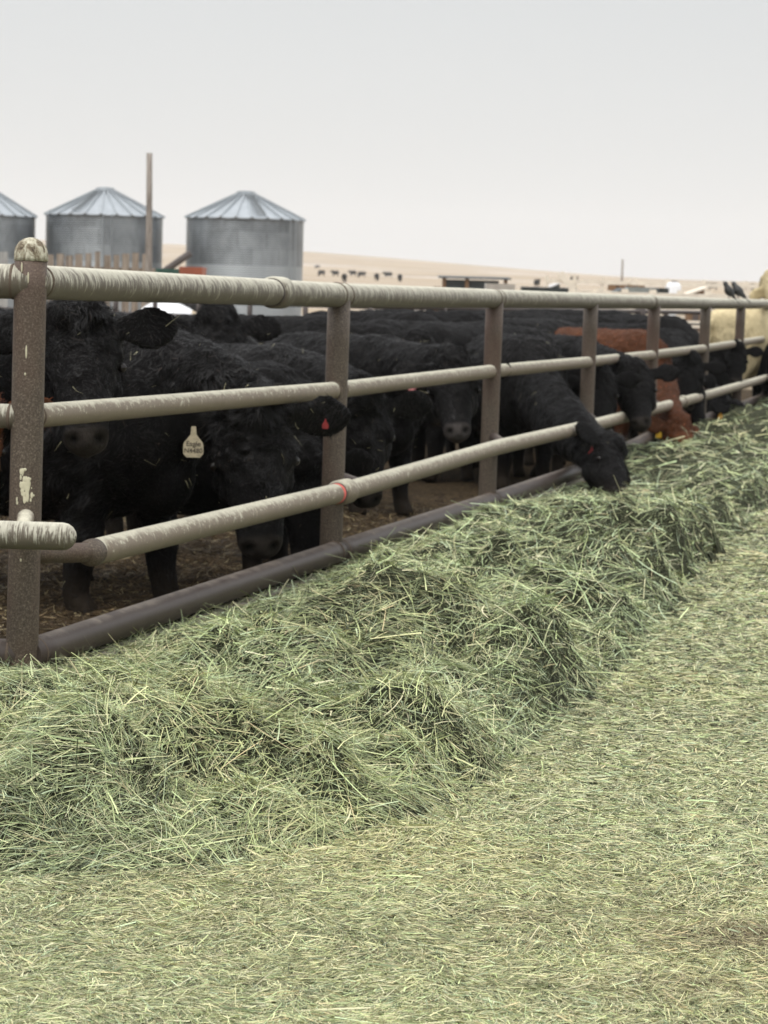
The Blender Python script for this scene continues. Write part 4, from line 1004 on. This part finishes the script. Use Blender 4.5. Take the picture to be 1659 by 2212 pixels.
def plank_corral(label, xs, d, mt, zs, hp_, name='plank_fence'):
    p0_ = at(xs[0], 650, d); f = thing(name, label, 'fence', (p0_[0], d, 0))
    P_ = [at(x, 650, d)[0]-p0_[0] for x in xs]
    for x in P_: mb = MB(); mb.box((x, .06, hp_/2), (.14, .1, hp_)); mb.build('post', mt, f)
    for z_ in zs: mb = MB(); mb.beam((P_[0], 0, z_+random.uniform(-.03, .03)), (P_[-1], 0, z_+random.uniform(-.03, .03)), .04, .15); mb.build('plank', mt, f)
    return f, P_
f1, P_ = plank_corral('pale timber corral fence seen through the gap around the fourth post', [1235, 1290, 1350, 1410, 1470, 1530, 1600, 1680], 52, M['pale timber'], (.3, .62, .92, 1.2, 1.48), 1.6)
mb = MB(); mb.beam((P_[1], -.05, 1.55), (P_[2]+.1, -.05, .95), .04, .16); mb.beam((P_[2], -.05, .85), (P_[3], -.05, 1.3), .04, .16); mb.build('brace', M['pale timber'], f1)
f3, P_ = plank_corral('low pale rail fence just behind the back row of cattle at the right', [1255, 1330, 1400, 1475, 1550, 1640, 1720], 64, M['pale timber'], (.5, .8, 1.1, 1.38), 1.45)
f2, P_ = plank_corral('further pale corral fence behind the long dark feed bunk', [1180, 1240, 1300, 1370, 1440, 1520, 1610, 1700], 98, M['pale timber'], (.4, .8, 1.25, 1.6, 2.0), 2.2)
mb = MB(); mb.beam((P_[1]-.6, -.05, 2.3), (P_[2]-.3, -.05, .8), .05, .3); mb.beam((P_[3]-.2, -.05, 2.1), (P_[4], -.05, .9), .05, .22); mb.build('brace', M['pale timber'], f2)
cmat('brown hide tarp', (.25, .17, .12), .9)
br_ = thing('timber_pile', 'brown stack of timber beside the far corral', 'timber pile', (at(1357, 610, 92)[0], 92, 0))
mb = MB()
for r_ in range(7):
    for c_ in range(4): mb.beam((-.6+c_*.34+random.uniform(-.04, .04), -.7, .15+r_*.27), (-.6+c_*.34+random.uniform(-.04, .04), .7, .15+r_*.27), .26, .22)
mb.build('logs', M['brown timber'], br_)
tk = thing('water_tank', 'small upright white water tank near the far corral', 'water tank', (at(1455, 612, 88)[0], 88, 0)); zt = at(1455, 609, 88)[2]
MB().lathe([(.26, 0), (.28, .1), (.28, zt-.15), (.2, zt-.03), (.05, zt)], 20).build('tank', M['white paint'], tk, True)
MB().lathe([(.09, zt-.01), (.09, zt+.04)], 12).build('lid', M['dark'], tk)
def hut(label, x, ytop, d, wpx, mt, rf):       # small calf shelter with a sloping roof
    p_ = at(x, ytop, d); w_ = wpx/F0*d; g = thing('calf_shelter', label, 'shelter', (p_[0], d, 0)); h_ = p_[2]
    V = [(-w_/2, -.7, 0), (w_/2, -.7, 0), (w_/2, .9, 0), (-w_/2, .9, 0), (-w_/2, -.7, h_*.8), (w_/2, -.7, h_*.95), (w_/2, .9, h_*.95), (-w_/2, .9, h_*.8)]
    MB().add(V, [(0, 1, 5, 4), (1, 2, 6, 5), (2, 3, 7, 6), (3, 0, 4, 7), (4, 5, 6, 7), (0, 3, 2, 1)]).build('wall', mt, g)
    MB().beam((-w_/2-.12, .1, h_*.8+.02), (w_/2+.12, .1, h_*.97+.02), 1.9, .07).build('roof', rf, g)
    MB().box((0, -.72, h_*.3), (w_*.4, .03, h_*.6)).build('doorway', M['dark'], g)
hut('small dark shelter peeking over the rail left of the timber stack', 1322, 622, 70, 22, M['dark sheet'], M['dark sheet'])
hut('low grey shelter peeking over the rail beyond the long dark bunk', 1192, 606, 104, 30, M['dark sheet'], M['white paint'])
hut('brown shelter by the far corral right of the white water tank', 1500, 618, 96, 34, M['brown timber'], M['pale timber'])
for x_, y_, lb in ((1345, 560, 'thin distant utility pole rising over the far corral'),):
    p_ = at(x_, y_, 230); zg = float(terrain(np.array([p_[0]]), np.array([230.]))[0]); u = MB(); u.pipe([(0, 0, 0), (0, 0, p_[2]-zg)], [.13, .09], 8, sub=4)
    tag(u.build('utility_pole', M['pole'], None, True), lb, 'utility pole').location = (p_[0], 230, zg)
# ------------------------------------------------------------------ cattle far out in the field
def field_proto(label, grazing):
    pl = np.array([.80, 0, .42]) if grazing else np.array([.92, 0, 1.28]); mz_ = pl+(np.array([.10, 0, -.4]) if grazing else np.array([.42, 0, -.22])); mz_ = pl+(mz_-pl)/np.linalg.norm(mz_-pl)*.5
    root = thing('cow', label, 'cow', (0, 0, 0), 0, 'cattle far out in the field')
    me, _, _ = build_cow_mesh(pl, mz_, (1, 0, 0), 60+grazing, .05, BLACK)
    b_ = bpy.data.objects.new('body', me); COL.objects.link(b_); b_.parent = root; return root
spots = [(685, 577, 760, 0, 1), (694, 590, 620, 1, .9), (724, 591, 610, 0, 1.1), (744, 600, 480, 1, .8), (762, 591, 600, 0, 1), (781, 593, 560, 1, 1.1), (814, 598, 500, 1, .8), (838, 594, 560, 0, 1.1), (864, 600, 480, 1, .8),
         (1538, 619, 330, 0, .9), (1625, 620, 330, 1, .8), (1462, 617, 350, 0, .8), (1240, 603, 480, 1, .9), (1160, 612, 300, 0, .7)]
LB = ['highest of the tiny cattle beside the rightmost grain bin', 'tiny cow just right of the rightmost grain bin, near the rail', 'tiny cow third from the rightmost grain bin', 'tiny cow low down, fourth from the grain bin', 'tiny cow fifth from the grain bin',
      'darkest tiny cow in the middle of the far row', 'thin tiny cow seen end on right of the middle of the far row', 'long tiny cow near the right end of the far row', 'last tiny cow at the right end of the far row',
      'tiny cow in the field left above the two dark birds', 'tiny cow in the field right of the two dark birds', 'tiny cow next to the white water tank', 'tiny cow beyond the long dark feed bunk', 'tiny cow beyond the right end of the dark shed']
pr = [None, None]
for (x, y, d, g_, s_), lb in zip(spots, LB):
    # walk outwards until the terrain rises to the line of sight
    v = ray(x, y); best = None
    for dd in np.arange(150, 1500, 5):
        p = CAM+v*dd; zt_ = float(terrain(np.array([p[0]]), np.array([p[1]]))[0])
        if zt_+.7 >= p[2]: best = dd; break
    dd = best or d; p = CAM+v*dd; zt_ = float(terrain(np.array([p[0]]), np.array([p[1]]))[0])
    if pr[g_] is None: pr[g_] = field_proto(lb, g_); o_ = pr[g_]
    else: o_ = copy_tree(pr[g_]); o_['label'] = lb
    o_.location = (p[0], p[1], zt_); o_.rotation_euler = (0, 0, random.choice([0, math.pi, 2.6, .5]) if s_ > .85 else random.choice([1.4, -1.3])); o_.scale = (1.05,)*3

# ------------------------------------------------------------------ the hazy air
hm_ = bpy.data.materials.new('haze'); hm_.use_nodes = True; hn_ = hm_.node_tree; hn_.nodes.clear()
pv = N(hn_, 'ShaderNodeVolumePrincipled', Density=.00019, Anisotropy=0.0); pv.inputs['Color'].default_value = (1, 1, 1, 1)
ho = N(hn_, 'ShaderNodeOutputMaterial'); hn_.links.new(pv.outputs[0], ho.inputs['Volume'])
hb = MB().box((0, 1285, 45), (5600, 2700, 110)).build('haze', hm_); hb['kind'] = 'stuff'
hb.location.z = -16
